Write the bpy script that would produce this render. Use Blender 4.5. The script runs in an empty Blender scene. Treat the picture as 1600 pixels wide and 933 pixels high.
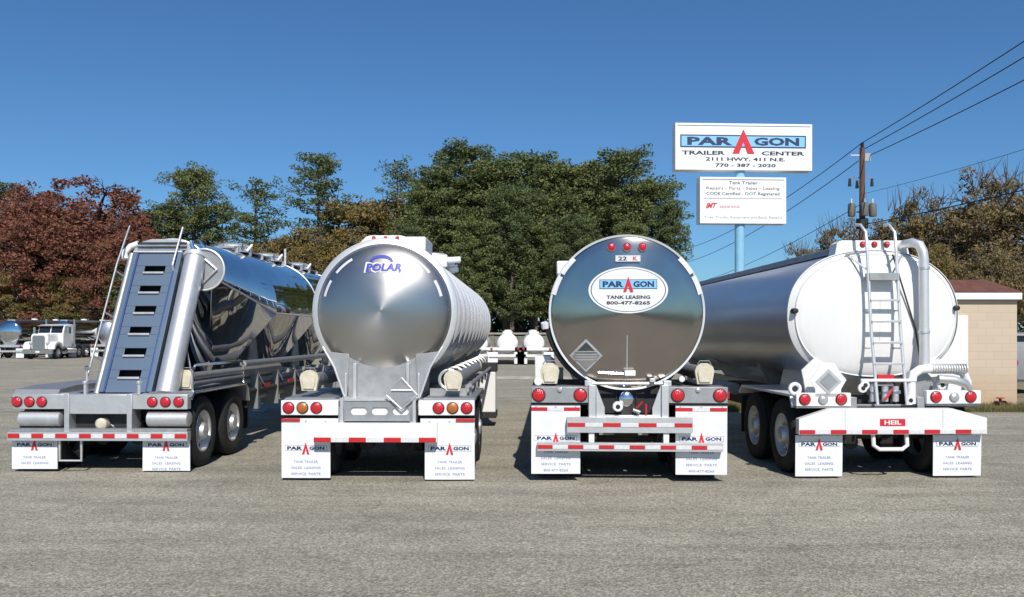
import bpy, bmesh, math, random
from mathutils import Vector, Matrix, noise as mnoise
PI = math.pi
rad = math.radians
random.seed(7)
scene = bpy.context.scene

# ------------------------------------------------------------------ camera
cam_d = bpy.data.cameras.new('camera'); cam = bpy.data.objects.new('camera', cam_d)
scene.collection.objects.link(cam)
cam.location = (0, 0, 1.88); cam.rotation_euler = (rad(90), 0, 0)
cam_d.sensor_width = 36; cam_d.lens = 30.44; cam_d.shift_y = 0.0353
cam_d.clip_end = 3000; cam_d.clip_start = 0.1
scene.camera = cam
# ------------------------------------------------------------------ world, sun, exposure
SUN_EL, SUN_AZ = rad(43), rad(10)          # sun behind the camera, a little to the right
w = bpy.data.worlds.new('World'); scene.world = w; w.use_nodes = True
nt = w.node_tree; nt.nodes.clear()
sky = nt.nodes.new('ShaderNodeTexSky'); sky.sky_type = 'NISHITA'; sky.sun_disc = False
sky.sun_elevation = SUN_EL; sky.sun_rotation = PI - SUN_AZ
sky.air_density = 1.0; sky.dust_density = 0.35; sky.ozone_density = 3.0; sky.altitude = 200
bg = nt.nodes.new('ShaderNodeBackground'); bg.inputs[1].default_value = 0.115
wo = nt.nodes.new('ShaderNodeOutputWorld')
tint = nt.nodes.new('ShaderNodeMix'); tint.data_type = 'RGBA'; tint.blend_type = 'MULTIPLY'; tint.inputs[0].default_value = 1.0
tint.inputs[7].default_value = (0.325, 0.525, 0.70, 1)
nt.links.new(sky.outputs[0], tint.inputs[6]); nt.links.new(tint.outputs[2], bg.inputs[0]); nt.links.new(bg.outputs[0], wo.inputs[0])
sd = bpy.data.lights.new('sun', 'SUN'); sd.energy = 4.0; sd.angle = rad(0.53); sd.color = (1.0, 0.95, 0.87)
sun = bpy.data.objects.new('sun', sd); scene.collection.objects.link(sun)
to_sun = Vector((math.sin(SUN_AZ)*math.cos(SUN_EL), -math.cos(SUN_AZ)*math.cos(SUN_EL), math.sin(SUN_EL)))
sun.rotation_euler = (-to_sun).to_track_quat('-Z', 'Y').to_euler()
scene.view_settings.view_transform = 'Standard'; scene.view_settings.look = 'None'
scene.view_settings.exposure = 0.28; scene.view_settings.gamma = 1.0
scene.render.engine = 'CYCLES'
scene.cycles.max_bounces = 6; scene.cycles.use_denoising = True

# ------------------------------------------------------------------ materials
MATS = {}
def pm(name, col, rough=0.5, metal=0.0, var=0.0, vscale=4.0, bump=0.0, bscale=20.0, stretch=(1,1,1), coat=0.0, aniso=0.0, axis=None, dirt=None, bdist=0.01):
    """Principled material with a noise-driven tone, gloss and bump variation."""
    m = bpy.data.materials.new(name); m.use_nodes = True
    N = m.node_tree.nodes; L = m.node_tree.links; b = N['Principled BSDF']
    b.inputs['Base Color'].default_value = (*col, 1); b.inputs['Roughness'].default_value = rough
    b.inputs['Metallic'].default_value = metal; b.inputs['Coat Weight'].default_value = coat
    tc = N.new('ShaderNodeTexCoord'); mp = N.new('ShaderNodeMapping'); mp.inputs['Scale'].default_value = stretch
    L.new(tc.outputs['Object'], mp.inputs[0])
    if var > 0:
        n = N.new('ShaderNodeTexNoise'); n.inputs['Scale'].default_value = vscale; n.inputs['Detail'].default_value = 6
        n.inputs['Roughness'].default_value = 0.6
        L.new(mp.outputs[0], n.inputs[0])
        r = N.new('ShaderNodeValToRGB'); r.color_ramp.elements[0].position = 0.3; r.color_ramp.elements[1].position = 0.7
        d = dirt or tuple(c*(1-var) for c in col)
        r.color_ramp.elements[0].color = (*d, 1); r.color_ramp.elements[1].color = (*col, 1)
        L.new(n.outputs[0], r.inputs[0]); L.new(r.outputs[0], b.inputs['Base Color'])
        mr = N.new('ShaderNodeMapRange'); mr.inputs[3].default_value = min(1, rough*1.35); mr.inputs[4].default_value = rough*0.85
        L.new(n.outputs[0], mr.inputs[0]); L.new(mr.outputs[0], b.inputs['Roughness'])
    if bump > 0:
        n2 = N.new('ShaderNodeTexNoise'); n2.inputs['Scale'].default_value = bscale; n2.inputs['Detail'].default_value = 3
        L.new(mp.outputs[0], n2.inputs[0])
        bp = N.new('ShaderNodeBump'); bp.inputs['Strength'].default_value = bump; bp.inputs['Distance'].default_value = bdist
        L.new(n2.outputs[0], bp.inputs['Height']); L.new(bp.outputs[0], b.inputs['Normal'])
    if aniso > 0:
        b.inputs['Anisotropic'].default_value = aniso; b.inputs['Anisotropic Rotation'].default_value = 0.25
        t = N.new('ShaderNodeTangent'); t.direction_type = 'RADIAL'; t.axis = axis or 'Y'
        L.new(t.outputs[0], b.inputs['Tangent'])
    MATS[name] = m
    return m
white = pm('white_paint', (0.80,0.80,0.79), 0.35, 0, 0.05, 2.0, coat=0.3, dirt=(0.73,0.72,0.70))
white_flap = pm('white_flap', (0.80,0.81,0.82), 0.5, 0, 0.16, 2.2, 0.1, 12)
sign_white = pm('sign_white', (0.80,0.83,0.85), 0.4, 0, 0.04, 2.0)
alu = pm('aluminium', (0.74,0.74,0.74), 0.42, 0.7, 0.25, 6.0, 0.15, 30, (1,1,1))
alu_dull = pm('dull_aluminium', (0.45,0.46,0.47), 0.5, 0.75, 0.3, 5.0, 0.15, 30)
polish = pm('polished_steel', (0.70,0.72,0.75), 0.05, 1.0, 0.12, 1.5, 0.25, 1.3)
polish_wavy = pm('wavy_polished_steel', (0.58,0.58,0.60), 0.04, 1.0, 0.12, 1.5, 1.0, 0.55, (1,0.8,1), bdist=0.035)
polish_blue = pm('polished_step_panel', (0.12,0.17,0.24), 0.42, 0.5, 0.12, 3.0)
brush_head = pm('brushed_head', (0.49,0.475,0.45), 0.34, 1.0, 0.08, 3.0, 0.08, 2.0, aniso=0.5, axis='Y')
polish_head = pm('polished_head', (0.46,0.415,0.38), 0.13, 1.0, 0.15, 2.0, 0.06, 2.5, aniso=0.7, axis='Y')
brush_shell = pm('brushed_shell', (0.74,0.74,0.75), 0.36, 1.0, 0.14, 2.0, 0.1, 3.0, (1,0.25,1))
ring_met = pm('ring_metal', (0.80,0.80,0.79), 0.36, 0.55, 0.12, 6.0)
chrome = pm('chrome', (0.8,0.8,0.82), 0.12, 1.0, 0.1, 8.0)
rubber = pm('rubber', (0.018,0.018,0.019), 0.75, 0, 0.3, 20.0, 0.4, 40)
black = pm('black_steel', (0.02,0.02,0.022), 0.6, 0, 0.3, 8)
dark_grey = pm('dark_grease', (0.05,0.048,0.045), 0.7, 0.2, 0.4, 8)
cream = pm('cream_cap', (0.66,0.60,0.46), 0.5, 0, 0.25, 12.0, 0.2, 25)
tape_red = pm('tape_red', (0.55,0.02,0.025), 0.4, 0, 0.2, 30)
tape_white = pm('tape_white', (0.72,0.72,0.74), 0.4, 0, 0.2, 30)
lens_red = pm('lens_red', (0.60,0.01,0.02), 0.15, 0, 0.25, 60, 0.5, 90, coat=1.0)
lens_amber = pm('lens_amber', (0.45,0.13,0.015), 0.2, 0, 0.2, 60, 0.5, 90, coat=1.0)
lens_clear = pm('lens_clear', (0.55,0.56,0.56), 0.15, 0.3, 0.3, 60, 0.5, 90, coat=1.0)
ink_navy = pm('ink_navy', (0.012,0.03,0.10), 0.5)
ink_red = pm('ink_red', (0.60,0.015,0.03), 0.5)
ink_blue = pm('ink_blue', (0.04,0.05,0.38), 0.5)
ink_pale = pm('ink_pale', (0.22,0.27,0.42), 0.6)
ink_black = pm('ink_black', (0.02,0.02,0.03), 0.5)
ink_gold = pm('ink_brown', (0.28,0.14,0.05), 0.5)
bar_blue = pm('bar_blue', (0.22,0.50,0.74), 0.5)
pole_blue = pm('pole_blue', (0.25,0.52,0.72), 0.5, 0, 0.15, 4.0)
blue_paint = pm('frame_blue', (0.03,0.07,0.22), 0.35, 0, 0.1)
creosote = pm('pole_wood', (0.17,0.085,0.055), 0.85, 0, 0.5, 8, 0.4, 20, (3,3,0.4))
grey_steel = pm('grey_steel', (0.25,0.26,0.27), 0.5, 0.3, 0.2, 6)
fence_mat = pm('fence_board', (0.22,0.21,0.17), 0.85, 0, 0.4, 3, 0.3, 20)
glass_dark = pm('dark_glass', (0.015,0.018,0.022), 0.06, 0, coat=0.5)
concrete = pm('concrete', (0.36,0.33,0.28), 0.85, 0, 0.3, 3, 0.3, 30)
bark = pm('bark', (0.12,0.09,0.07), 0.9, 0, 0.4, 8, 0.5, 15, (3,3,0.6))
bark_pine = pm('pine_bark', (0.20,0.15,0.12), 0.9, 0, 0.4, 8, 0.5, 15, (3,3,0.6))

def leaf_mat(name, stops):
    m = bpy.data.materials.new(name); m.use_nodes = True
    N = m.node_tree.nodes; L = m.node_tree.links; b = N['Principled BSDF']
    b.inputs['Roughness'].default_value = 0.65; b.inputs['Specular IOR Level'].default_value = 0.25
    g = N.new('ShaderNodeNewGeometry'); tc = N.new('ShaderNodeTexCoord')
    n = N.new('ShaderNodeTexNoise'); n.inputs['Scale'].default_value = 0.55; n.inputs['Detail'].default_value = 2
    L.new(tc.outputs['Object'], n.inputs[0])
    mx = N.new('ShaderNodeMix'); mx.inputs[0].default_value = 0.5
    L.new(n.outputs[0], mx.inputs[2]); L.new(g.outputs['Random Per Island'], mx.inputs[3])
    r = N.new('ShaderNodeValToRGB'); cr = r.color_ramp
    while len(cr.elements) < len(stops): cr.elements.new(0.5)
    for e, (p, c) in zip(cr.elements, stops): e.position = p; e.color = (*c, 1)
    L.new(mx.outputs[0], r.inputs[0]); L.new(r.outputs[0], b.inputs['Base Color'])
    tr = N.new('ShaderNodeBsdfTranslucent'); L.new(r.outputs[0], tr.inputs[0])
    ms = N.new('ShaderNodeMixShader'); ms.inputs[0].default_value = 0.25
    L.new(b.outputs[0], ms.inputs[1]); L.new(tr.outputs[0], ms.inputs[2]); L.new(ms.outputs[0], N['Material Output'].inputs[0])
    return m
pine_leaf = leaf_mat('pine_needles', [(0.2,(0.060,0.085,0.038)),(0.5,(0.120,0.155,0.060)),(0.8,(0.19,0.215,0.085))])
pine_leaf2 = leaf_mat('pine_needles_light', [(0.2,(0.080,0.105,0.042)),(0.5,(0.155,0.185,0.065)),(0.8,(0.24,0.245,0.09))])
red_leaf = leaf_mat('rust_leaves', [(0.2,(0.12,0.062,0.045)),(0.45,(0.22,0.090,0.062)),(0.65,(0.29,0.11,0.070)),(0.85,(0.21,0.145,0.062))])
brown_leaf = leaf_mat('brown_leaves', [(0.2,(0.12,0.105,0.055)),(0.45,(0.21,0.165,0.08)),(0.65,(0.29,0.20,0.09)),(0.85,(0.21,0.205,0.085))])
orange_leaf = leaf_mat('orange_leaves', [(0.2,(0.10,0.11,0.04)),(0.45,(0.19,0.17,0.06)),(0.65,(0.30,0.17,0.06)),(0.85,(0.23,0.23,0.08))])
grass_leaf = leaf_mat('grass_blades', [(0.2,(0.06,0.08,0.02)),(0.5,(0.14,0.13,0.05)),(0.8,(0.26,0.21,0.10))])

def ground_mat():
    m = bpy.data.materials.new('worn_asphalt'); m.use_nodes = True
    N = m.node_tree.nodes; L = m.node_tree.links; b = N['Principled BSDF']; b.inputs['Roughness'].default_value = 0.9
    b.inputs['Specular IOR Level'].default_value = 0.2
    tc = N.new('ShaderNodeTexCoord')
    def nz(scale, st=(1,1,1), det=4, ro=0.6):
        mp = N.new('ShaderNodeMapping'); mp.inputs['Scale'].default_value = st; L.new(tc.outputs['Object'], mp.inputs[0])
        n = N.new('ShaderNodeTexNoise'); n.inputs['Scale'].default_value = scale; n.inputs['Detail'].default_value = det
        n.inputs['Roughness'].default_value = ro; L.new(mp.outputs[0], n.inputs[0]); return n.outputs[0]
    def ramp(src, stops):
        r = N.new('ShaderNodeValToRGB'); cr = r.color_ramp
        while len(cr.elements) < len(stops): cr.elements.new(0.5)
        for e, (p, c) in zip(cr.elements, stops): e.position = p; e.color = (*(c if isinstance(c, tuple) else (c,c,c)), 1)
        L.new(src, r.inputs[0]); return r.outputs[0]
    def mul(a, c, f=1.0):
        x = N.new('ShaderNodeMix'); x.data_type = 'RGBA'; x.blend_type = 'MULTIPLY'; x.inputs[0].default_value = f
        L.new(a, x.inputs[6]); L.new(c, x.inputs[7]); return x.outputs[2]
    base = ramp(nz(0.35, det=6), [(0.3,(0.278,0.257,0.202)),(0.7,(0.362,0.335,0.268))])
    streak = ramp(nz(1.0, (0.22,1.6,1), 5, 0.65), [(0.36,0.82),(0.50,0.99),(0.68,1.08)])
    patch = ramp(nz(2.2, (0.6,1.2,1), 6, 0.7), [(0.35,0.88),(0.6,1.06)])
    v = N.new('ShaderNodeTexVoronoi'); v.inputs['Scale'].default_value = 62; L.new(tc.outputs['Object'], v.inputs['Vector'])
    bw = N.new('ShaderNodeRGBToBW'); L.new(v.outputs['Color'], bw.inputs[0])
    agg = ramp(bw.outputs[0], [(0.2,0.62),(0.5,0.98),(0.82,1.5)])
    fine = ramp(nz(26, det=6, ro=0.8), [(0.38,0.70),(0.62,1.28)])
    c = mul(mul(mul(mul(base, streak), patch), agg, 0.85), fine, 0.9)
    # hairline cracks
    v2 = N.new('ShaderNodeTexVoronoi'); v2.feature = 'DISTANCE_TO_EDGE'; v2.inputs['Scale'].default_value = 0.28
    mp = N.new('ShaderNodeMapping'); mp.inputs['Scale'].default_value = (1,1.6,1)
    wn = N.new('ShaderNodeTexNoise'); wn.inputs['Scale'].default_value = 0.9; wn.inputs['Detail'].default_value = 5; L.new(tc.outputs['Object'], wn.inputs[0])
    ad = N.new('ShaderNodeMix'); ad.data_type = 'RGBA'; ad.blend_type = 'ADD'; ad.inputs[0].default_value = 1.2
    L.new(tc.outputs['Object'], ad.inputs[6]); L.new(wn.outputs['Color'], ad.inputs[7]); L.new(ad.outputs[2], mp.inputs[0]); L.new(mp.outputs[0], v2.inputs['Vector'])
    cr = ramp(v2.outputs[0], [(0.0,0.5),(0.008,1.0)])
    c = mul(c, cr, 0.4)
    st = ramp(nz(0.55, (1,1.5,1), 3, 0.5), [(0.60,1.0),(0.72,0.88)])
    sp_ = ramp(nz(1.7, (1,1,1), 2, 0.5), [(0.71,1.0),(0.76,0.75)])
    c = mul(mul(c, st), sp_)
    L.new(c, b.inputs['Base Color'])
    bp = N.new('ShaderNodeBump'); bp.inputs['Strength'].default_value = 0.8; bp.inputs['Distance'].default_value = 0.008
    L.new(v.outputs['Distance'], bp.inputs['Height']); L.new(bp.outputs[0], b.inputs['Normal'])
    return m
asphalt = ground_mat()
dirt = pm('dry_verge', (0.30,0.25,0.16), 0.95, 0, 0.5, 1.6, 0.5, 20, dirt=(0.15,0.14,0.07))
ridge_mat = pm('dark_ridge', (0.05,0.055,0.03), 1.0, 0, 0.5, 0.2)

def wall_mat():
    m = bpy.data.materials.new('block_wall'); m.use_nodes = True
    N = m.node_tree.nodes; L = m.node_tree.links; b = N['Principled BSDF']; b.inputs['Roughness'].default_value = 0.85
    tc = N.new('ShaderNodeTexCoord'); sp = N.new('ShaderNodeSeparateXYZ'); cb = N.new('ShaderNodeCombineXYZ')
    L.new(tc.outputs['Object'], sp.inputs[0]); a = N.new('ShaderNodeMath'); a.operation = 'ADD'
    L.new(sp.outputs[0], a.inputs[0]); L.new(sp.outputs[1], a.inputs[1]); L.new(a.outputs[0], cb.inputs[0]); L.new(sp.outputs[2], cb.inputs[1])
    br = N.new('ShaderNodeTexBrick'); br.inputs['Scale'].default_value = 1.0; br.inputs['Brick Width'].default_value = 0.41
    br.inputs['Row Height'].default_value = 0.205; br.inputs['Mortar Size'].default_value = 0.006
    br.inputs['Color1'].default_value = (0.52,0.42,0.31,1); br.inputs['Color2'].default_value = (0.55,0.45,0.335,1); br.inputs['Mortar'].default_value = (0.48,0.385,0.285,1)
    L.new(cb.outputs[0], br.inputs[0])
    n = N.new('ShaderNodeTexNoise'); n.inputs['Scale'].default_value = 1.3; n.inputs['Detail'].default_value = 6; L.new(tc.outputs['Object'], n.inputs[0])
    # rusty splash stain near the ground
    mr = N.new('ShaderNodeMapRange'); mr.inputs[1].default_value = 0.9; mr.inputs[2].default_value = 0.05; L.new(sp.outputs[2], mr.inputs[0])
    mu = N.new('ShaderNodeMath'); mu.operation = 'MULTIPLY'; L.new(mr.outputs[0], mu.inputs[0]); L.new(n.outputs[0], mu.inputs[1])
    mx = N.new('ShaderNodeMix'); mx.data_type = 'RGBA'; mx.inputs[7].default_value = (0.42,0.22,0.09,1)
    L.new(mu.outputs[0], mx.inputs[0]); L.new(br.outputs[0], mx.inputs[6]); L.new(mx.outputs[2], b.inputs['Base Color'])
    bp = N.new('ShaderNodeBump'); bp.inputs['Strength'].default_value = 0.4; bp.inputs['Distance'].default_value = 0.01
    L.new(br.outputs['Fac'], bp.inputs['Height']); bp.invert = True; L.new(bp.outputs[0], b.inputs['Normal'])
    return m
block = wall_mat()
shingle = pm('shingles', (0.16,0.062,0.045), 0.9, 0, 0.4, 6, 0.5, 20)

# ------------------------------------------------------------------ mesh builder
TXT = {}
def text_geo(s, bold, shear):
    k = (s, bold, shear)
    if k not in TXT:
        c = bpy.data.curves.new('t', 'FONT'); c.body = s; c.size = 1; c.offset = bold; c.shear = shear; c.resolution_u = 2; c.fill_mode = 'FRONT'
        o = bpy.data.objects.new('t', c); me = bpy.data.meshes.new_from_object(o)
        vs = [(v.co.x, v.co.y) for v in me.vertices]; fs = [tuple(p.vertices) for p in me.polygons]
        bpy.data.objects.remove(o); bpy.data.curves.remove(c); bpy.data.meshes.remove(me)
        x0 = min(v[0] for v in vs); x1 = max(v[0] for v in vs); y0 = min(v[1] for v in vs); y1 = max(v[1] for v in vs)
        TXT[k] = ([((x-(x0+x1)/2)/(x1-x0), (y-(y0+y1)/2)/(y1-y0)) for x, y in vs], fs)
    return TXT[k]

class MB:
    def __init__(s): s.v = []; s.f = []; s.m = []; s.mats = []
    def mi(s, m):
        if m not in s.mats: s.mats.append(m)
        return s.mats.index(m)
    def add(s, vs, fs, m):
        k = len(s.v); s.v += [Vector(v) for v in vs]; i = s.mi(m)
        for f in fs: s.f.append([a+k for a in f]); s.m.append(i)
        return s
    def box(s, x0, x1, y0, y1, z0, z1, m):
        vs = [(x,y,z) for z in (z0,z1) for y in (y0,y1) for x in (x0,x1)]
        return s.add(vs, [(0,2,3,1),(4,5,7,6),(0,1,5,4),(2,6,7,3),(0,4,6,2),(1,3,7,5)], m)
    def prism(s, pts, a0, a1, m, axis='y'):
        """pts: 2-D outline; extruded along axis from a0 to a1 ('y': pts are x,z; 'x': y,z; 'z': x,y)."""
        def P(p, a): return {'y': (p[0], a, p[1]), 'x': (a, p[0], p[1]), 'z': (p[0], p[1], a)}[axis]
        n = len(pts); vs = [P(p, a0) for p in pts] + [P(p, a1) for p in pts]
        return s.add(vs, [tuple(range(n))[::-1], tuple(range(n, 2*n))] + [(i, (i+1)%n, n+(i+1)%n, n+i) for i in range(n)], m)
    def tube(s, pts, r, m, n=10, caps=True):
        pts = [Vector(p) for p in pts]; rs = r if isinstance(r, (list, tuple)) else [r]*len(pts)
        vs = []; up = None
        for i, p in enumerate(pts):
            d = (pts[min(i+1, len(pts)-1)] - pts[max(i-1, 0)]).normalized()
            if up is None: up = Vector((0,0,1)) if abs(d.z) < 0.9 else Vector((1,0,0))
            a = d.cross(up).normalized(); b = a.cross(d).normalized(); up = b
            for k in range(n):
                t = 2*PI*k/n; vs.append(p + (a*math.cos(t) + b*math.sin(t))*rs[i])
        fs = [(i*n+k, i*n+(k+1)%n, (i+1)*n+(k+1)%n, (i+1)*n+k) for i in range(len(pts)-1) for k in range(n)]
        if caps: fs += [tuple(range(n))[::-1], tuple(range((len(pts)-1)*n, len(pts)*n))]
        return s.add(vs, fs, m)
    def lathe(s, prof, m, c=(0,0,0), axis='y', n=48, sx=1.0, sz=1.0, ex=2.0, caps=True):
        """prof: list of (radius, along). axis y: section in xz; x: section in yz; z: section in xy. ex: superellipse exponent."""
        vs = []
        for r, a in prof:
            for k in range(n):
                t = 2*PI*k/n; ct, st = math.cos(t), math.sin(t)
                u = math.copysign(abs(ct)**(2/ex), ct)*r*sx; v = math.copysign(abs(st)**(2/ex), st)*r*sz
                p = {'y': (u, a, v), 'x': (a, u, v), 'z': (u, v, a)}[axis]
                vs.append((p[0]+c[0], p[1]+c[1], p[2]+c[2]))
        q = len(prof)
        fs = [(i*n+k, i*n+(k+1)%n, (i+1)*n+(k+1)%n, (i+1)*n+k) for i in range(q-1) for k in range(n)]
        if caps:
            if prof[0][0] > 1e-4: fs.append(tuple(range(n))[::-1])
            if prof[-1][0] > 1e-4: fs.append(tuple(range((q-1)*n, q*n)))
        return s.add(vs, fs, m)
    def hull(s, pts, m):
        bm = bmesh.new()
        for p in pts: bm.verts.new(p)
        r = bmesh.ops.convex_hull(bm, input=bm.verts)
        for v in [v for v in bm.verts if not v.link_faces]: bm.verts.remove(v)
        bm.verts.index_update()
        s.add([v.co.copy() for v in bm.verts], [tuple(v.index for v in f.verts) for f in bm.faces], m); bm.free(); return s
    def text(s, t, x, y, z, wd, ht, m, bold=0.02, shear=0.0):
        """flat lettering facing -y, centred at x,z."""
        vs, fs = text_geo(t, bold, shear)
        return s.add([(x+a*wd, y, z+b*ht) for a, b in vs], fs, m)
    def build(s, name, parent=None, bevel=0.0, smooth=True, angle=35, recalc=True):
        me = bpy.data.meshes.new(name); me.from_pydata([tuple(v) for v in s.v], [], s.f)
        for m in s.mats: me.materials.append(m)
        me.polygons.foreach_set('material_index', s.m)
        if recalc:
            bm = bmesh.new(); bm.from_mesh(me); bmesh.ops.recalc_face_normals(bm, faces=bm.faces); bm.to_mesh(me); bm.free()
        if smooth:
            me.polygons.foreach_set('use_smooth', [True]*len(me.polygons)); me.set_sharp_from_angle(angle=rad(angle))
        me.update()
        o = bpy.data.objects.new(name, me); scene.collection.objects.link(o)
        if parent: o.parent = parent
        if bevel > 0:
            b = o.modifiers.new('bevel', 'BEVEL'); b.width = bevel; b.segments = 2; b.limit_method = 'ANGLE'; b.angle_limit = rad(50); b.harden_normals = False
        return o
def tag(o, label, cat, group=None, kind=None):
    o['label'] = label; o['category'] = cat
    if group: o['group'] = group
    if kind: o['kind'] = kind
    return o
def struct(o): o['kind'] = 'structure'; return o
def thing(name, loc, rz, label, cat, group=None):
    e = bpy.data.objects.new(name, None); scene.collection.objects.link(e); e.location = loc; e.rotation_euler = (0,0,rz)
    e.empty_display_size = 0.2
    return tag(e, label, cat, group)
def place(o, parent, loc=(0,0,0), rz=0, name=None):
    c = o.copy(); scene.collection.objects.link(c); c.parent = parent; c.location = loc; c.rotation_euler = (0,0,rz)
    if name: c.name = name
    return c

# ------------------------------------------------------------------ setting
def sheet(name, x0, x1, y0, y1, z, m):
    return struct(MB().add([(x0,y0,z),(x1,y0,z),(x1,y1,z),(x0,y1,z)], [(0,1,2,3)], m).build(name, smooth=False))
sheet('ground', -1500, 1500, -1500, 1500, 0, asphalt)
def verge(name, pts, z, m):
    return struct(MB().add([(x,y,z) for x,y in pts], [tuple(range(len(pts)))], m).build(name, smooth=False))
verge('dirt_verge', [(4.9,20.6),(9.2,20.9),(40,21.4),(60,84),(30,84),(22,60),(14,46),(6.2,33)], 0.004, dirt)
verge('wood_floor', [(-200,84),(60,84),(260,60),(260,300),(-200,300)], 0.004, dirt)
# unseen ridge added behind the camera as a dark horizon mirrored in the steel
def reflection_ridge():
    mb = MB(); n = 60; vs = []
    for i in range(n+1):
        x = -220 + 440*i/n
        h = 3.2 + 2.0*mnoise.noise(Vector((x*0.03, 1, 0))) + 2.0*mnoise.noise(Vector((x*0.15, 5, 0)))
        vs += [(x, -70, 0.0), (x, -74, h*0.8), (x, -90, h), (x, -140, -0.3)]
    fs = [(4*i+k, 4*i+4+k, 4*i+5+k, 4*i+1+k) for i in range(n) for k in range(3)]
    return struct(mb.add(vs, fs, ridge_mat).build('reflection_ridge'))
reflection_ridge()
# concrete kerb island between the rows
mb = MB(); mb.prism([(36.2,0.0),(36.25,0.13),(36.5,0.15),(39.6,0.15),(39.85,0.13),(39.9,0.0)], -4.5, 4.6, concrete, 'x')
struct(mb.build('kerb', bevel=0.02))

# ------------------------------------------------------------------ lettering
def logo(mb, x, y, z, wd, outline=True, hr=0.13, ah=1.1):
    """PARAGON wordmark with the tall red A, facing -y."""
    h = wd*hr
    if outline:
        mb.box(x-wd/2, x+wd/2, y-0.002, y, z-h/2, z+h/2, ink_navy)
        e = wd*(0.010 if outline == 'blue' else 0.006)
        mb.box(x-wd/2+e, x+wd/2-e, y-0.004, y-0.0025, z-h/2+e, z+h/2-e, bar_blue if outline == 'blue' else white_flap)
    yt = y-0.006
    mb.text('PAR', x-wd*0.265, yt, z, wd*0.36, h*0.64, ink_navy, 0.045)
    mb.text('GON', x+wd*0.265, yt, z, wd*0.36, h*0.64, ink_navy, 0.045)
    a = wd*0.088; top = z+h*ah; bot = z-h*ah; t = wd*0.042
    for sgn in (-1, 1):
        yy = yt-0.002-0.001*(sgn+1)
        mb.add([(x, yy, top), (x+sgn*a, yy, bot), (x+sgn*(a-t*1.3), yy, bot), (x-sgn*t*0.25, yy, top-h*0.75)], [(0,1,2,3)], ink_red)

def tape_run(mb, x0, x1, y, z0, z1, first=True, seg=0.19):
    n = max(1, round((x1-x0)/seg)); s = (x1-x0)/n
    for i in range(n):
        red = (i % 2 == 0) == first
        mb.box(x0+i*s, x0+(i+1)*s-0.004, y-0.004, y, z0, z1, tape_red if red else tape_white)

def mud_flap(parent, x0, x1, y, z0, z1, lz, tape=False, text=True):
    mb = MB(); cx = (x0+x1)/2; wd = x1-x0
    # gently bowed rubber sheet
    ka, kb = 0.016*math.sin(x0*9+z0*40), 0.016*math.sin(x1*7+lz*9+1)
    def bow(x, z):
        t = (z1-z)/(z1-z0); u = (x-x0)/wd; m_ = -0.4*(ka+kb)/2
        e = (ka+(m_-ka)*u*2) if u < 0.5 else (m_+(kb-m_)*(u-0.5)*2)
        return e*t*t
    n = 8; vs = []
    for j, yy in enumerate((y, y+0.012)):
        for i in range(n+1):
            t = i/n; z = z1+(z0-z1)*t
            vs += [(x0, yy+bow(x0, z), z), (cx, yy+bow(cx, z), z), (x1, yy+bow(x1, z), z)]
    q = 3*(n+1); fs = []
    for i in range(n):
        for c_ in (0, 1): a = 3*i+c_; fs += [(a,a+1,a+4,a+3), (q+a,q+a+3,q+a+4,q+a+1)]
        fs += [(3*i,3*i+3,q+3*i+3,q+3*i), (3*i+2,q+3*i+2,q+3*i+5,3*i+5)]
    for c_ in (0, 1): fs += [(c_,q+c_,q+c_+1,c_+1), (3*n+c_,3*n+c_+1,q+3*n+c_+1,q+3*n+c_)]
    mb.add(vs, fs, white_flap)
    if tape: tape_run(mb, x0, x1, y-0.001, z1-0.075, z1-0.03)
    k0 = len(mb.v); logo(mb, cx, y-0.001, lz, wd*0.86)
    for i, t in enumerate(('TANK TRAILER', 'SALES  LEASING', 'SERVICE  PARTS', '800-477-8265')):
        zz = lz-0.175-0.078*i
        if zz-0.02 > z0 and text: mb.text(t, cx, y-0.003, zz, wd*(0.50 if i % 3 == 0 else 0.60), 0.032, ink_pale, 0.01)
    for v in mb.v[k0:]: v.y += bow(v.x, v.z)
    for bx in (x0+0.06, cx, x1-0.06): mb.lathe([(0.011,y-0.010),(0.011,y)], alu, (bx,0,z1-0.02), 'y', 8)
    return mb.build('mud_flap', parent, angle=30)

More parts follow.
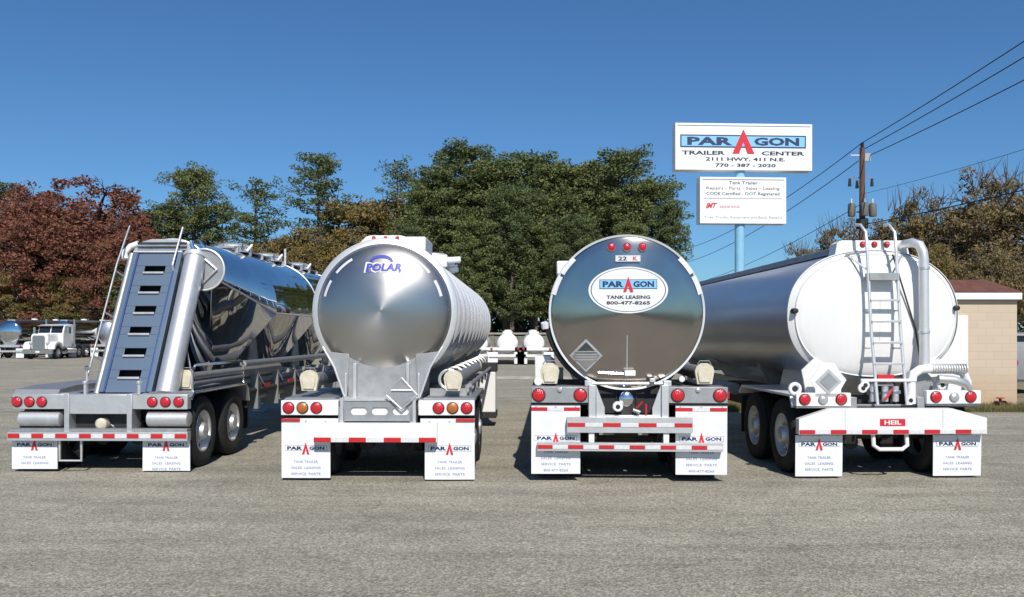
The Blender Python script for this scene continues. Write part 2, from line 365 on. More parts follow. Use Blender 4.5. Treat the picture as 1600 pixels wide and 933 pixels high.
# shared wheel pieces (axis along x, outer face towards +x)
def tyre_geo():
    mb = MB(); R = 0.505; W = 0.135
    prof = [(0.285,-W+0.03),(0.33,-W),(0.42,-W-0.008),(0.475,-W+0.012),(R,-W+0.045)]
    for g in (-0.06, 0.0, 0.06): prof += [(R,g-0.008),(R-0.014,g-0.006),(R-0.014,g+0.006),(R,g+0.008)]
    prof += [(R,W-0.045),(0.475,W-0.012),(0.42,W+0.008),(0.33,W),(0.285,W-0.03),(0.28,0)]
    mb.lathe(prof, rubber, axis='x', n=56, caps=False); return mb
def rim_geo(out):
    mb = MB()
    d = 0.135
    if out:
        prof = [(0.27,-d+0.02),(0.292,-d+0.02),(0.292,d-0.035),(0.300,d-0.022),(0.294,d-0.014),(0.275,d-0.02),(0.262,d-0.07),(0.235,d-0.115),(0.205,d-0.10),(0.15,d-0.085),(0.13,d-0.085),(0.122,d-0.03),(0.105,d+0.015),(0.06,d+0.03),(0.0,d+0.034)]
    else:
        prof = [(0.292,-d+0.02),(0.300,d-0.022),(0.294,d-0.014),(0.262,d-0.05),(0.2,d-0.02),(0.0,d-0.02)]
    mb.lathe(prof, alu, axis='x', n=40, caps=False)
    if out:
        for k in range(10):
            t = 2*PI*k/10
            mb.tube([(d-0.110, 0.213*math.cos(t), 0.213*math.sin(t)), (d-0.100, 0.213*math.cos(t), 0.213*math.sin(t))], 0.022, black, 10)
            t += PI/10
            mb.tube([(d-0.09, 0.168*math.cos(t), 0.168*math.sin(t)), (d-0.055, 0.168*math.cos(t), 0.168*math.sin(t))], 0.013, chrome, 6)
    return mb
PROTO = {}
def wheel(parent, x, y, side, outer=True):
    """side: +1 faces +x. A wheel part with a tyre and a rim."""
    if 'tyre' not in PROTO:
        t = tyre_geo().build('tyre'); PROTO['tyre'] = t.data; bpy.data.objects.remove(t)
        for k in (True, False):
            t = rim_geo(k).build('rim'); PROTO[k] = t.data; bpy.data.objects.remove(t)
    t = bpy.data.objects.new('wheel', PROTO['tyre']); scene.collection.objects.link(t); t.parent = parent
    t.location = (x, y, 0.505); t.rotation_euler = (0, 0, 0 if side > 0 else PI)
    r = bpy.data.objects.new('rim', PROTO[outer]); scene.collection.objects.link(r); r.parent = t
def bogie(parent, ys, half=1.22, slim=False):
    for y in ys:
        for sgn in (-1, 1):
            wheel(parent, sgn*(half-0.145), y, sgn, True); wheel(parent, sgn*(half-0.47), y, sgn, False)
        mb = MB(); mb.tube([(-0.75,y,0.505),(0.75,y,0.505)], 0.062, dark_grey, 10)
        for sgn in (-1, 1):
            mb.tube([(sgn*0.40,y,0.505),(sgn*0.52,y,0.505)], 0.20, black, 18)
            mb.box(sgn*0.44-0.05, sgn*0.44+0.05, y-0.45, y+0.10, 0.56, 0.66, black)
        mb.tube([(-0.15,y-0.28,0.62),(0.15,y-0.28,0.62)], 0.075, dark_grey, 12)
        mb.build('axle', parent, bevel=0.004)
    mb = MB(); y0 = ys[0]  # black suspension parts and rubber sheet added to deepen the shade between the flaps
    for sgn in (-1, 1):
        mb.prism([(y0-0.25,0.86),(y0-0.15,0.60),(y0+0.1,0.42),(y0+0.35,0.60),(y0+0.9,0.60),(y0+1.3,0.42),(y0+1.6,0.60),(y0+2.1,0.86)], sgn*0.47-0.05, sgn*0.47+0.05, black, 'x')
        mb.tube([(sgn*0.25,y0-0.05,0.40),(sgn*0.25,y0+0.2,0.44)], 0.10, black, 14); mb.tube([(sgn*0.25,y0+1.1,0.40),(sgn*0.25,y0+1.4,0.44)], 0.10, black, 14)
    mb.prism([(y0+2.2,0.9),(y0+2.2,0.30),(y0+2.26,0.30),(y0+2.26,0.9)], -1.1, 1.1, rubber, 'x'); mb.box(-0.47,0.47,y0+0.35,y0+0.5,0.55,0.84,black)
    mb.build('suspension_shade_fill', parent, bevel=0.004)
def light(parent, x, y, z, r, m, name='tail_light', ring=None):
    mb = MB()
    mb.lathe([(r*1.16,y),(r*1.18,y-0.010),(r*1.02,y-0.016)], ring or black, (x,0,z), 'y', 20, caps=False)
    mb.lathe([(r*1.02,y-0.008),(r,y-0.020),(r*0.75,y-0.030),(r*0.3,y-0.035),(0.0005,y-0.036)], m, (x,0,z), 'y', 20, caps=False)
    return mb.build(name, parent)
def hose_cap(parent, x, z, y0, y1):
    t = MB(); t.tube([(x,y0,z),(x,y1,z)], 0.095, alu_dull, 16); o = t.build('hose_tube', parent)
    c = MB()
    sh = [(-0.105,0.10),(-0.125,0.04),(-0.095,-0.13),(0.095,-0.13),(0.125,0.04),(0.105,0.10),(0.04,0.14),(-0.04,0.14)]
    c.prism([(x+a, z+b) for a, b in sh], y0-0.07, y0, cream)
    c.prism([(x+a*0.72, z+b*0.72-0.008) for a, b in sh], y0-0.095, y0-0.07, cream)
    c.tube([(x-0.09,y0-0.04,z+0.12),(x-0.06,y0-0.04,z+0.17),(x+0.06,y0-0.04,z+0.17),(x+0.09,y0-0.04,z+0.12)], 0.009, grey_steel, 6)
    c.build('cap', o, bevel=0.01)
def landing_gear(parent, y, m=alu_dull, half=0.75):
    for sgn in (-1, 1):
        mb = MB(); mb.box(sgn*half-0.06, sgn*half+0.06, y-0.06, y+0.06, 0.35, 1.1, m); mb.box(sgn*half-0.045, sgn*half+0.045, y-0.045, y+0.045, 0.06, 0.36, m)
        mb.box(sgn*half-0.16, sgn*half+0.16, y-0.13, y+0.13, 0.0, 0.05, m)
        mb.tube([(sgn*half,y,0.45),(sgn*half,y+0.8,1.05)], 0.025, m, 8)
        mb.build('landing_leg', parent, bevel=0.006)
def shell(mb, R, y0, y1, c, m, n=72, sx=1, sz=1, ex=2, segs=8, head=0.35, headm=None):
    prof = [(R, y0+(y1-y0)*i/segs) for i in range(segs+1)]
    mb.lathe(prof, m, c, 'y', n, sx, sz, ex, caps=False)
    hp = [(R*math.cos(t*PI/16), y1+head*math.sin(t*PI/16)) for t in range(9)]; hp[-1] = (0.0005, hp[-1][1])
    mb.lathe(hp, headm or m, c, 'y', n, sx, sz, ex, caps=False)

# ------------------------------------------------------------------ trailer 1: polished dry bulk hopper trailer
def trailer_hopper():
    T = thing('tank_trailer', (-5.62,11.8,0), -0.02, 'polished mirror steel dry bulk hopper trailer with slanted blue-grey step panel at its rear', 'tank trailer')
    cz, R = 2.40, 1.06
    m = polish_wavy; E = -0.12; NA = 40
    ox = 0.14
    arcp = lambda rx, rz, y, c, x=ox, e=E: [(x+rx*math.cos(t), y, c+rz*math.sin(t)) for t in [e+(PI-2*e)*k/NA for k in range(NA+1)]]
    out = lambda y, r=0.42, z=1.12, n=28: [(ox+1.15*r*math.cos(2*PI*k/n), y+r*math.sin(2*PI*k/n), z) for k in range(n)]
    rear = arcp(0.60, 0.57, 1.38, 2.76, 0.43, 0.0)
    # barrel: upper part of a cylinder, open to the hoppers below
    mb = MB(); ys_ = [4.2+0.62*k for k in range(11)] + [11.6]; vs = []
    for y in ys_: vs += arcp(R, R, y, cz)
    q = NA+1
    mb.add(vs, [(a*q+k, a*q+k+1, (a+1)*q+k+1, (a+1)*q+k) for a in range(len(ys_)-1) for k in range(NA)], m)
    mb.build('tank', T)
    h = MB(); h.hull(rear + arcp(R, R, 4.2, cz) + out(2.75), m); h.build('hopper', T, angle=20)
    eq = lambda y: [(ox+sg*R*math.cos(E), y, cz+R*math.sin(E)) for sg in (-1, 1)]
    for ya, yb in ((4.2,7.3),(7.3,10.4)):
        h = MB(); h.hull(eq(ya) + eq(yb) + out((ya+yb)/2), m); h.build('hopper', T, angle=20)
    h = MB(); h.hull(arcp(R, R, 11.6, cz) + arcp(0.4, 0.4, 12.1, 2.6) + eq(10.4) + [(0.3,11.2,1.5),(-0.3,11.2,1.5)], m); h.build('front_head', T, angle=20)
    s = MB()
    def ringband(y, r0=R, ww=0.012):
        s.tube([(ox+r0*math.cos(t), y, cz+r0*math.sin(t)) for t in [E+(PI-2*E)*k/40 for k in range(41)]], ww, ring_met, 6, caps=False)
    ringband(7.3); ringband(10.4)
    s.tube([rear[k] for k in range(NA+1)], 0.016, ring_met, 6)
    for sgn in (-1, 1):
        ex_ = ox+sgn*(R*math.cos(E)+0.004); ez = cz+R*math.sin(E)
        pts = []
        for k in range(11):
            t = k/10; pts.append((0.43*(1-t)+ox*t+sgn*(0.60*(1-t)+R*math.cos(E)*t)+sgn*0.004, 1.38+2.82*t, 2.76*(1-t)+ez*t))
        s.tube(pts, 0.014, ring_met, 8); s.tube([(ex_, 4.2, ez),(ex_, 11.5, ez)], 0.016, ring_met, 8)
        for yo_, yt in ((2.75,1.38),(2.75,4.2),(5.75,4.2),(5.75,7.3),(8.85,7.3),(8.85,10.4)):
            xt = 0.43+sgn*0.60 if yt == 1.38 else ox+sgn*R*math.cos(E); zt_ = 2.76 if yt == 1.38 else ez
            s.tube([(xt, yt, zt_), (ox+sgn*0.40, yo_+(0.2 if yt > yo_ else -0.2), 1.13)], 0.010, ring_met, 6)
    s.build('seam_trim', T)
    # slanted step panel with six slots
    p0 = Vector((0,0.22,1.07)); p1 = Vector((0,1.30,3.12)); d = (p1-p0).normalized(); nrm = Vector((0,-d.z,d.y))
    Lp = (p1-p0).length; cxp = 0.48
    def PP(u, v, t=0.0): q = p0 + d*v + nrm*t; return (cxp-0.22+u, q.y, q.z)
    pan = MB()
    def slab(u0,u1,v0,v1,t0,t1,mm):
        vs = [PP(u,v,t) for t in (t0,t1) for v in (v0,v1) for u in (u0,u1)]
        pan.add(vs, [(0,2,3,1),(4,5,7,6),(0,1,5,4),(2,6,7,3),(0,4,6,2),(1,3,7,5)], mm)
    hw = 0.35; sv = [0.22+0.345*i for i in range(6)]; sh_ = 0.125; su = 0.155
    prev = 0.0
    for v in sv:
        slab(-hw+0.05, hw-0.05, prev, v, 0, 0.02, polish_blue)
        slab(-hw+0.05, -su, v, v+sh_, 0, 0.02, polish_blue); slab(su, hw-0.05, v, v+sh_, 0, 0.02, polish_blue); prev = v+sh_
    slab(-hw+0.05, hw-0.05, prev, Lp, 0, 0.02, polish_blue)
    slab(-hw-0.02, -hw+0.05, 0, Lp, -0.05, 0.045, polish_blue); slab(hw-0.05, hw+0.02, 0, Lp, -0.05, 0.045, polish_blue)
    slab(-hw, hw, 0.0, Lp-0.02, -0.16, -0.12, black)
    for e in (-hw+0.055, hw-0.055): slab(e-0.012, e+0.012, 0, Lp, 0.021, 0.05, blue_paint)
    slab(-hw-0.02, hw+0.02, Lp-0.03, Lp, -0.06, 0.06, alu)
    pan.build('step_panel', T, bevel=0.004)
    for v in sv:
        st = MB(); vs = []
        a = [PP(u, v-0.028, t) for t in (-0.11, 0.05) for u in (-su, su)]; b = [PP(u, v+0.008, t) for t in (-0.11, 0.05) for u in (-su, su)]
        st.add(a+b, [(0,1,3,2),(4,6,7,5),(0,4,5,1),(2,3,7,6),(0,2,6,4),(1,5,7,3)], alu_dull); st.build('step', T, bevel=0.004)
    # big round duct on the right of the panel
    du = MB(); pts = [PP(0.56, -0.02, -0.02), PP(0.56, Lp*0.5, -0.02), PP(0.56, Lp-0.10, -0.02)]; du.tube(pts, [0.15,0.15,0.155], alu, 28)
    q = Vector(PP(0.56, Lp-0.10, -0.02)); du.tube([q, q+d*0.06], [0.175,0.175], ring_met, 28)
    du.build('duct', T, angle=40)
    # thinner duct on the left
    du = MB(); du.tube([PP(-0.43,0,-0.05), PP(-0.43,Lp,-0.05)], 0.05, alu_dull, 16)
    for v in (0.5,1.2,1.9): du.tube([PP(-0.43,v,-0.05), PP(-0.51,v,0.15)], 0.014, alu, 8)
    du.build('drain_tube', T)
    # hand rails
    hr = MB(); hr.tube([PP(-0.50,0.0,0.03), PP(-0.51,0.05,0.16), PP(-0.51,Lp-0.3,0.16), PP(-0.50,Lp+0.42,0.10)], 0.014, alu_dull, 8); hr.build('hand_rail', T)
    hr = MB(); hr.tube([PP(0.30,Lp-0.35,0.05), PP(0.30,Lp-0.3,0.12), PP(0.30,Lp+0.42,0.06)], 0.015, alu, 8); hr.build('hand_rail', T)
    # top works behind the panel
    tw = MB(); tw.prism([(-0.40,3.06),(-0.33,3.26),(-0.10,3.33),(0.30,3.33),(0.50,3.26),(0.60,3.06)], 1.34, 1.44, alu)
    for z in (3.14,3.2,3.26): tw.box(-0.30,0.45,1.31,1.34,z,z+0.02,dark_grey)
    tw.tube([(-0.48,1.30,3.02),(-0.50,1.32,3.12),(-0.42,1.36,3.22),(-0.30,1.36,3.26)], 0.05, white, 12)
    tw.tube([(0.52,1.30,3.30),(0.60,1.28,3.1),(0.58,1.3,2.95)], 0.03, chrome, 10); tw.tube([(0.62,1.4,3.32),(0.72,1.36,3.2),(0.68,1.36,3.0)], 0.022, chrome, 10)
    for v in tw.v: v.x += 0.22
    tw.build('top_guard', T, bevel=0.004)
    # round hoop with the triangular bracket
    hp = MB(); c = Vector((0.95,1.27,2.86)); r = 0.31
    hp.tube([(c.x+r*math.cos(t), c.y, c.z+r*math.sin(t)) for t in [2*PI*k/40 for k in range(41)]], 0.016, ring_met, 8, caps=False)
    hp.tube([(c.x-0.06,c.y,c.z+r),(c.x-0.06,c.y,c.z-r)], 0.014, ring_met, 8)
    tri = [(-0.04,0.21),(0.20,0.0),(-0.02,-0.21)]
    for a, b in ((0,1),(1,2),(2,0)): hp.tube([(c.x+tri[a][0],c.y-0.01,c.z+tri[a][1]),(c.x+tri[b][0],c.y-0.01,c.z+tri[b][1])], 0.016, alu, 6)
    hp.lathe([(r-0.01,c.y+0.012),(r-0.01,c.y+0.020)], alu_dull, (c.x,0,c.z), 'y', 36)
    hp.tube([(c.x-0.25,c.y+0.02,c.z-0.1),(0.75,1.45,2.80)], 0.02, alu, 8)
    hp.build('placard_hoop', T)
    # walkway and hatches on top
    wk = MB(); wk.box(-0.30,0.30,4.1,11.2,cz+R+0.015,cz+R+0.04,alu_dull)
    for y in [4.2+0.75*i for i in range(10)]: wk.box(-0.34,0.34,y,y+0.04,cz+R-0.06,cz+R+0.02,alu_dull)
    
    for v in wk.v: v.x += ox
    wk.build('walkway', T, bevel=0.003)
    for y in (4.6, 6.6, 9.0):
        ht = MB(); zt = cz+R-0.03
        ht.lathe([(0.28,zt),(0.28,zt+0.09),(0.30,zt+0.10),(0.30,zt+0.13),(0.2,zt+0.17),(0.0005,zt+0.16)], alu, (0.12,y,0), 'z', 28, caps=False)
        for k in range(6):
            t = 2*PI*k/6+0.3; ht.tube([(0.12+0.30*math.cos(t), y+0.30*math.sin(t), zt+0.06),(0.12+0.33*math.cos(t), y+0.33*math.sin(t), zt+0.14)], 0.018, chrome, 6)
        ht.tube([(0.40,y-0.1,zt+0.02),(0.46,y,zt+0.14),(0.40,y+0.1,zt+0.02)], 0.025, white, 8)
        for v in ht.v: v.x += ox
        ht.build('hatch', T)
    vp = MB(); vp.tube([(0.5,7.2,cz+0.8),(0.5,7.2,cz+R+0.30)], 0.025, ring_met, 8); vp.build('vent_pipe', T)
    # rear frame
    fr = MB()
    fr.box(-0.40,0.39,-0.02,0.20,0.80,1.065,alu)
    fr.box(-0.47,-0.40,-0.04,0.25,0.55,1.075,alu); fr.box(0.39,0.46,-0.04,0.25,0.55,1.075,alu)
    fr.box(-0.40,0.39,0.14,0.17,0.50,0.80,black)  # black plate stands in for the shade inside the opening
    for sx_ in (-0.42,0.36): fr.box(sx_,sx_+0.08,0.20,11.0,0.85,1.05,alu_dull)
    for y in (1.6,4.4,7.2,9.8): fr.box(-0.42,0.44,y,y+0.07,0.87,1.03,alu_dull)
    for y in (4.3,7.2,10.0):
        for sgn in (-1,1): fr.prism([(y-0.35,1.05),(y+0.35,1.05),(y+0.12,cz-0.55),(y-0.12,cz-0.55)], sgn*0.72-0.02, sgn*0.72+0.02, alu_dull, 'x')
    for px_ in (-0.22,0.52):
        fr.tube([(px_+0.02,-0.0,1.06),(px_+0.02,-0.0,1.22)], 0.022, alu, 8); fr.tube([(px_+0.02,-0.0,1.21),(px_+0.02,-0.0,1.25)], 0.035, alu, 10)
    fr.build('frame', T, bevel=0.006)
    rp = MB(); rp.tube([(-0.2,0.05,1.06),(-0.2,0.05,1.40)], 0.016, alu, 8); rp.lathe([(0.0005,1.38),(0.035,1.40),(0.035,1.44),(0.0005,1.46)], chrome, (-0.2,0.05,0), 'z', 12, caps=False)
    rp.build('rear_post', T)
    cp = MB(); cp.lathe([(0.0005,0.00),(0.05,0.005),(0.078,0.03),(0.08,0.16),(0.05,0.18)], cream, (0,0,0.66), 'y', 24); cp.tube([(0.09,0.14,0.64),(0.17,0.12,0.60)], 0.02, chrome, 8)
    cp.build('drain_cap', T)
    for x0, x1, lx in ((-1.19,-0.47,(-1.13,-0.96,-0.79)), (0.46,1.21,(0.73,0.91,1.09))):
        lb = MB(); lb.box(x0,x1,-0.01,0.12,0.865,1.065,alu); lb.box(x0,x1,0.12,2.1 if x0 < 0 else 0.3,1.05,1.075,alu_dull); b = lb.build('light_box', T, bevel=0.006)
        for x in lx: light(b, x, -0.01, 0.965, 0.063, lens_red)
    for x0, x1 in ((-1.15,-0.55),(0.62,1.21)):
        at = MB(); at.tube([(x0,0.10,0.725),(x0+0.02,0.10,0.725),(x1-0.02,0.10,0.725),(x1,0.10,0.725)], [0.07,0.105,0.105,0.07], alu, 24); at.build('air_tank', T, angle=50)
    bp_ = MB(); bp_.box(-1.24,1.23,-0.06,0.06,0.44,0.56,alu); bp_.box(-1.22,1.21,-0.03,0.10,0.563,0.60,alu_dull)
    tape_run(bp_, -1.23, 1.22, -0.062, 0.475, 0.535, True, 0.165); bp_.build('bumper', T, bevel=0.006)
    lp = MB(); lp.tube([(-0.56,0.02,0.45),(-0.56,0.02,0.16),(-0.26,0.02,0.16),(-0.26,0.02,0.45)], 0.02, alu, 8); lp.build('bumper_step', T)
    mud_flap(T, -1.24, -0.61, 0.05, 0.04, 0.44, 0.375); mud_flap(T, 0.57, 1.22, 0.05, 0.02, 0.44, 0.375)
    bogie(T, (0.62, 1.86), 1.22)
    for sgn in (-1, 1):
        fd = MB(); lift = 0.07 if sgn < 0 else 0.0
        prof = [(0.05,1.03),(0.14,1.09+lift*0.5),(0.6,1.09+lift),(2.0,1.09+lift),(2.30,1.09),(2.42,1.03),(2.50,0.80)]; inner = [(2.46,0.80),(2.38,1.01),(2.28,1.06),(0.16,1.06),(0.09,1.0)]
        a, b = (0.62,1.24) if sgn > 0 else (-1.24,-0.62)
        fd.prism(prof+inner, a, b, alu_dull, 'x')
        fd.tube([(sgn*1.24,0.06,1.0),(sgn*1.24,0.15,1.085),(sgn*1.24,2.30,1.085),(sgn*1.24,2.43,1.02),(sgn*1.24,2.50,0.8)], 0.016, chrome, 8)
        fd.build('fender', T)
        if sgn < 0: continue
        rl = MB(); x = sgn*1.14
        rl.tube([(x,0.35,1.08),(x,0.35,1.38),(x,0.45,1.45),(x,2.4,1.45),(x,2.5,1.38),(x,2.5,1.0)], 0.022, chrome, 8)
        for z in (1.20,1.30): rl.tube([(x,0.36,z),(x,2.5,z)], 0.028, alu_dull, 8)
        rl.tube([(x,2.5,1.40),(x,10.5,1.40)], 0.055, alu_dull, 12)
        rl.build('side_rail', T)
    hose_cap(T, 0.98, 1.24, 0.55, 5.0)
    tp = MB()
    for x, y0, y1, z, r, m_ in ((1.0,2.8,10.5,1.08,0.06,alu_dull),(1.1,2.8,10,0.92,0.05,dark_grey),(0.9,2.8,10.5,0.78,0.07,alu_dull)): tp.tube([(x,y0,z),(x,y1,z)], r, m_, 12)
    for y in (3.2,4.4,5.6,6.8,8.0,9.2): tp.box(0.84,1.16,y,y+0.05,0.6,1.2,alu_dull); tp.tube([(1.0,y+0.3,1.28),(1.14,y+0.35,1.0)],0.03,chrome,8)
    for y in (2.75,5.9,8.6): tp.tube([(0,y,0.95),(0,y,0.6)], 0.16, alu_dull, 16); 
    tp.tube([(0,2.6,0.58),(0,10.2,0.58)], 0.055, alu_dull, 12)
    for y in (3.6,5.2): tp.box(1.12,1.14,y,y+0.4,0.95,1.01,tape_red)
    tp.build('piping', T)
    landing_gear(T, 9.4)
trailer_hopper()

# ------------------------------------------------------------------ trailer 2: brushed tanker with stiffening rings
def trailer_ringed():
    T = thing('tank_trailer', (-1.73,11.1,0), -0.02, 'brushed steel tanker with round domed head and white stiffening rings, three-hole plate beneath', 'tank trailer')
    cz, R = 2.20, 0.91
    mb = MB(); shell(mb, R, 0.62, 12.4, (0,0,cz), polish, n=80, segs=12, head=0.3); mb.build('tank', T)
    h = MB(); prof = [(0.0005,0.26)] + [(R*math.sin(t*PI/2/16), 0.62-0.36*math.cos(t*PI/2/16)) for t in range(1,17)]
    h.lathe(prof, brush_head, (0,0,cz), 'y', 96, caps=False); h.lathe([(0.0005,0.248),(0.018,0.25),(0.02,0.262)], chrome, (0,0,cz), 'y', 12, caps=False)
    head = h.build('tank_head', T, angle=60)
    def hy(x, z):    # rear surface of the dome
        rr = math.hypot(x, z-cz)/R; return 0.62-0.36*math.sqrt(max(0, 1-rr*rr))
    g = MB()
    g.text('POLAR', 0.0, 0.003, -0.03, 0.53, 0.15, tape_white, 0.09, 0.15)
    g.text('POLAR', 0.0, 0, -0.03, 0.48, 0.11, ink_blue, 0.05, 0.15)
    k0 = len(g.v)
    vs, fs = [], []
    for i in range(17):
        t = PI*i/16; vs += [(-0.04+0.16*math.cos(t), 0, 0.05+0.09*math.sin(t)), (-0.04+0.115*math.cos(t), 0, 0.05+0.05*math.sin(t))]
    fs = [(2*i,2*i+2,2*i+3,2*i+1) for i in range(16)]; g.add(vs, fs, ink_blue)
    g.add([(-0.24,0,-0.10),(0.22,0,-0.10),(0.22,0,-0.085),(-0.24,0,-0.085)], [(0,1,2,3)], ink_blue)
    for v in g.v: v.x += 0.03; v.z += cz+0.60; v.y = hy(v.x, v.z)-0.010+v.y
    for s_, a, b in ((-1,0.62,0.30),(-1,0.16,-0.10),(1,0.62,0.30),(1,0.16,-0.10)):   # reflective strips near the rim
        pts = []
        for i in range(9):
            t = math.pi/2 + s_*(-1)*0 
            ang = (a+(b-a)*i/8)*1.1+0.35
            for rr in (R*0.90, R*0.86): x = s_*rr*math.cos(ang); z = cz+rr*math.sin(ang); pts.append((x, hy(x,z)-0.006, z))
        g.add(pts, [(2*i,2*i+1,2*i+3,2*i+2) for i in range(8)], tape_white)
    g.build('emblem', head, smooth=False, recalc=False)
    rg = MB()
    for i, y in enumerate([0.62]+[1.55+0.98*k for k in range(11)]):
        ww = 0.03 if i else 0.035; ro = R+0.045 if i else R+0.075
        rg.lathe([(R-0.005,y-ww-0.02),(ro-0.012,y-ww),(ro,y-ww*0.6),(ro,y+ww*0.6),(ro-0.012,y+ww),(R-0.005,y+ww+0.02)], ring_met, (0,0,cz), 'y', 80, caps=False)
    rg.build('stiffening_rings', T)
    hat = MB(); zt = cz+R
    hat.prism([(-0.46,zt-0.09),(-0.27,zt+0.10),(-0.20,zt+0.12),(0.20,zt+0.12),(0.27,zt+0.10),(0.46,zt-0.09),(0.25,zt+0.01),(0,zt+0.045),(-0.25,zt+0.01)], 0.66, 0.78, white)
    hb = hat.build('light_guard', T, bevel=0.006)
    for x in (-0.16,0,0.16): light(hb, x, 0.66, zt+0.083, 0.022, lens_red, 'marker_light')
    # dome boxes on top
    db = MB(); db.box(-0.05,0.42,1.7,2.6,zt-0.02,zt+0.22,white); db.build('overturn_box', T, bevel=0.02)
    db = MB(); db.box(-0.1,0.48,4.4,6.0,zt-0.02,zt+0.20,white); db.lathe([(0.26,zt+0.2),(0.26,zt+0.28),(0.0005,zt+0.32)], ring_met, (0.15,5.2,0), 'z', 24); db.tube([(0.4,4.5,zt+0.1),(0.72,4.5,zt+0.12)],0.06,white,12); db.tube([(0.5,4.7,zt-0.05),(0.66,4.7,zt-0.02)],0.07,white,12)
    db.build('overturn_box', T, bevel=0.02)
    # rear cradle
    grey_galv = pm('galvanised_plate', (0.40,0.41,0.42), 0.55, 0.5, 0.3, 7.0)
    cr = MB()
    cr.box(-0.46,0.50,0.42,0.45,1.03,1.60,grey_galv)
    for sgn in (-1,1):
        cr.prism([(sgn*0.47,1.03),(sgn*0.44,1.62),(sgn*0.78,1.66),(sgn*0.66,1.50),(sgn*0.50,1.03)], 0.40, 0.43, grey_galv)
        cr.prism([(0.38,1.0),(0.38,1.36),(0.70,1.56),(1.5,1.56),(1.5,1.0)], sgn*0.485-0.012, sgn*0.485+0.012, alu, 'x')
        cr.box(sgn*0.35-0.02,sgn*0.35+0.02,0.30,0.42,1.03,1.50,alu)
        cr.tube([(sgn*0.50,0.39,1.05),(sgn*0.64,0.39,1.45),(sgn*0.80,0.42,1.72)], 0.016, ring_met, 6)
        cr.box(sgn*0.47-0.05,sgn*0.47+0.05,0.3,12.0,0.86,1.06,alu_dull)
    for y in (3.5,6.5,9.5,11.5): cr.prism([(-0.7,1.5),(-0.5,1.06),(0.5,1.06),(0.7,1.5)], y, y+0.05, alu_dull)
    cr.box(-0.47,0.50,0.02,0.42,1.025,1.055,alu)
    cr.build('cradle', T, bevel=0.004)
    pl = MB()    # plate with three oblong openings
    X0, X1, Z0, Z1 = -0.47, 0.50, 0.77, 1.02; xs = [(-0.34,-0.13),(-0.07,0.14),(0.20,0.41)]; za, zb = 0.85, 0.95
    pl.box(X0,X1,0,0.02,Z0,za,alu_dull); pl.box(X0,X1,0,0.02,zb,Z1,alu_dull); px_ = X0
    for a, b in xs:
        pl.box(px_,a,0,0.02,za,zb,alu_dull); px_ = b
        for s_, e in ((1,a),(-1,b)):   # round the ends of the opening
            for zc, zs in ((za,1),(zb,-1)):
                c = (e+s_*0.045, zc+zs*0.05); pts = [(e,zc)] + [(c[0]-s_*0.045*math.sin(t), c[1]-zs*0.05*math.cos(t)) for t in [PI/2*k/6 for k in range(7)]]
                pl.prism(pts, 0.001, 0.019, alu_dull)
    pl.box(px_,X1,0,0.02,za,zb,alu_dull)
    pl.box(X0,X0+0.04,-0.03,0,Z0-0.1,Z1+0.05,alu); pl.box(X1-0.04,X1,-0.03,0,Z0-0.1,Z1+0.05,alu)
    pl.box(-0.45,0.48,0.023,0.035,0.80,1.0,white)  # white backing put in for the brightness seen through the openings
    pl.build('rear_plate', T, bevel=0.002)
    ph = MB(); c = (0.32,1.13)
    for a, b in (((-0.2,-0.02),(0.0,0.20)),((0.0,0.20),(0.2,-0.02)),((-0.14,0.04),(0.14,0.04)),((-0.2,-0.02),(0,-0.2)),((0,-0.2),(0.2,-0.02))):
        ph.tube([(c[0]+a[0],-0.04,c[1]+a[1]),(c[0]+b[0],-0.04,c[1]+b[1])], 0.013, alu, 6)
    ph.prism([(c[0]-0.17,c[1]-0.02),(c[0],c[1]-0.18),(c[0]+0.17,c[1]-0.02),(c[0],c[1]+0.17)], -0.03, -0.022, alu_dull)
    ph.build('placard_holder', T)
    for x0, x1, lx, ms in ((-1.24,-0.50,(-1.14,-0.96,-0.78),0), (0.53,1.25,(0.79,0.97,1.15),1)):
        lb = MB(); lb.box(x0,x1,0.0,0.10,0.845,1.035,white); lb.box(x0,x1,0.10,0.5,1.02,1.04,alu_dull); b = lb.build('light_box', T, bevel=0.008)
        for x, m_ in zip(lx, (lens_red, lens_amber, lens_red)): light(b, x, 0, 0.942, 0.066, m_)
        bk = MB(); bk.box(x0+0.02,x1,0.05,0.08,0.70,0.80,white); bk.box(x0 if ms == 0 else x1-0.24, x0+0.24 if ms == 0 else x1, 0.010,0.04,0.765,0.80,tape_red); bk.build('flap_hanger', T, bevel=0.003)
        lb2 = MB(); lb2.box(x0,x1,0.13,0.16,0.6,0.84,black); lb2.build('splash_plate', T)
    bm_ = MB(); bm_.box(-0.79,0.78,-0.12,0.0,0.515,0.755,white); bm_.box(-0.5,-0.42,0.0,0.3,0.55,0.95,alu_dull); bm_.box(0.42,0.5,0.0,0.3,0.55,0.95,alu_dull)
    tape_run(bm_, -0.785, 0.775, -0.122, 0.515, 0.575, True, 0.225); bm_.build('bumper', T, bevel=0.006)
    mud_flap(T, -1.24, -0.61, 0.03, 0.035, 0.79, 0.42); mud_flap(T, 0.61, 1.25, 0.03, 0.02, 0.79, 0.42)
    bogie(T, (0.66, 1.92), 1.22)
    for sgn in (-1,1):
        fd = MB(); a, b = (0.58,1.24) if sgn > 0 else (-1.24,-0.58)
        fd.prism([(0.10,0.98),(0.2,1.055),(2.4,1.055),(2.55,0.98),(2.52,0.95),(2.38,1.03),(0.22,1.03),(0.14,0.95)], a, b, alu_dull, 'x'); fd.build('fender', T)
        hose_cap(T, sgn*0.95, 1.27, 0.35, 5.2)
    # side gear on the right: hose tubes, straps, cabinet
    sg = MB(); 
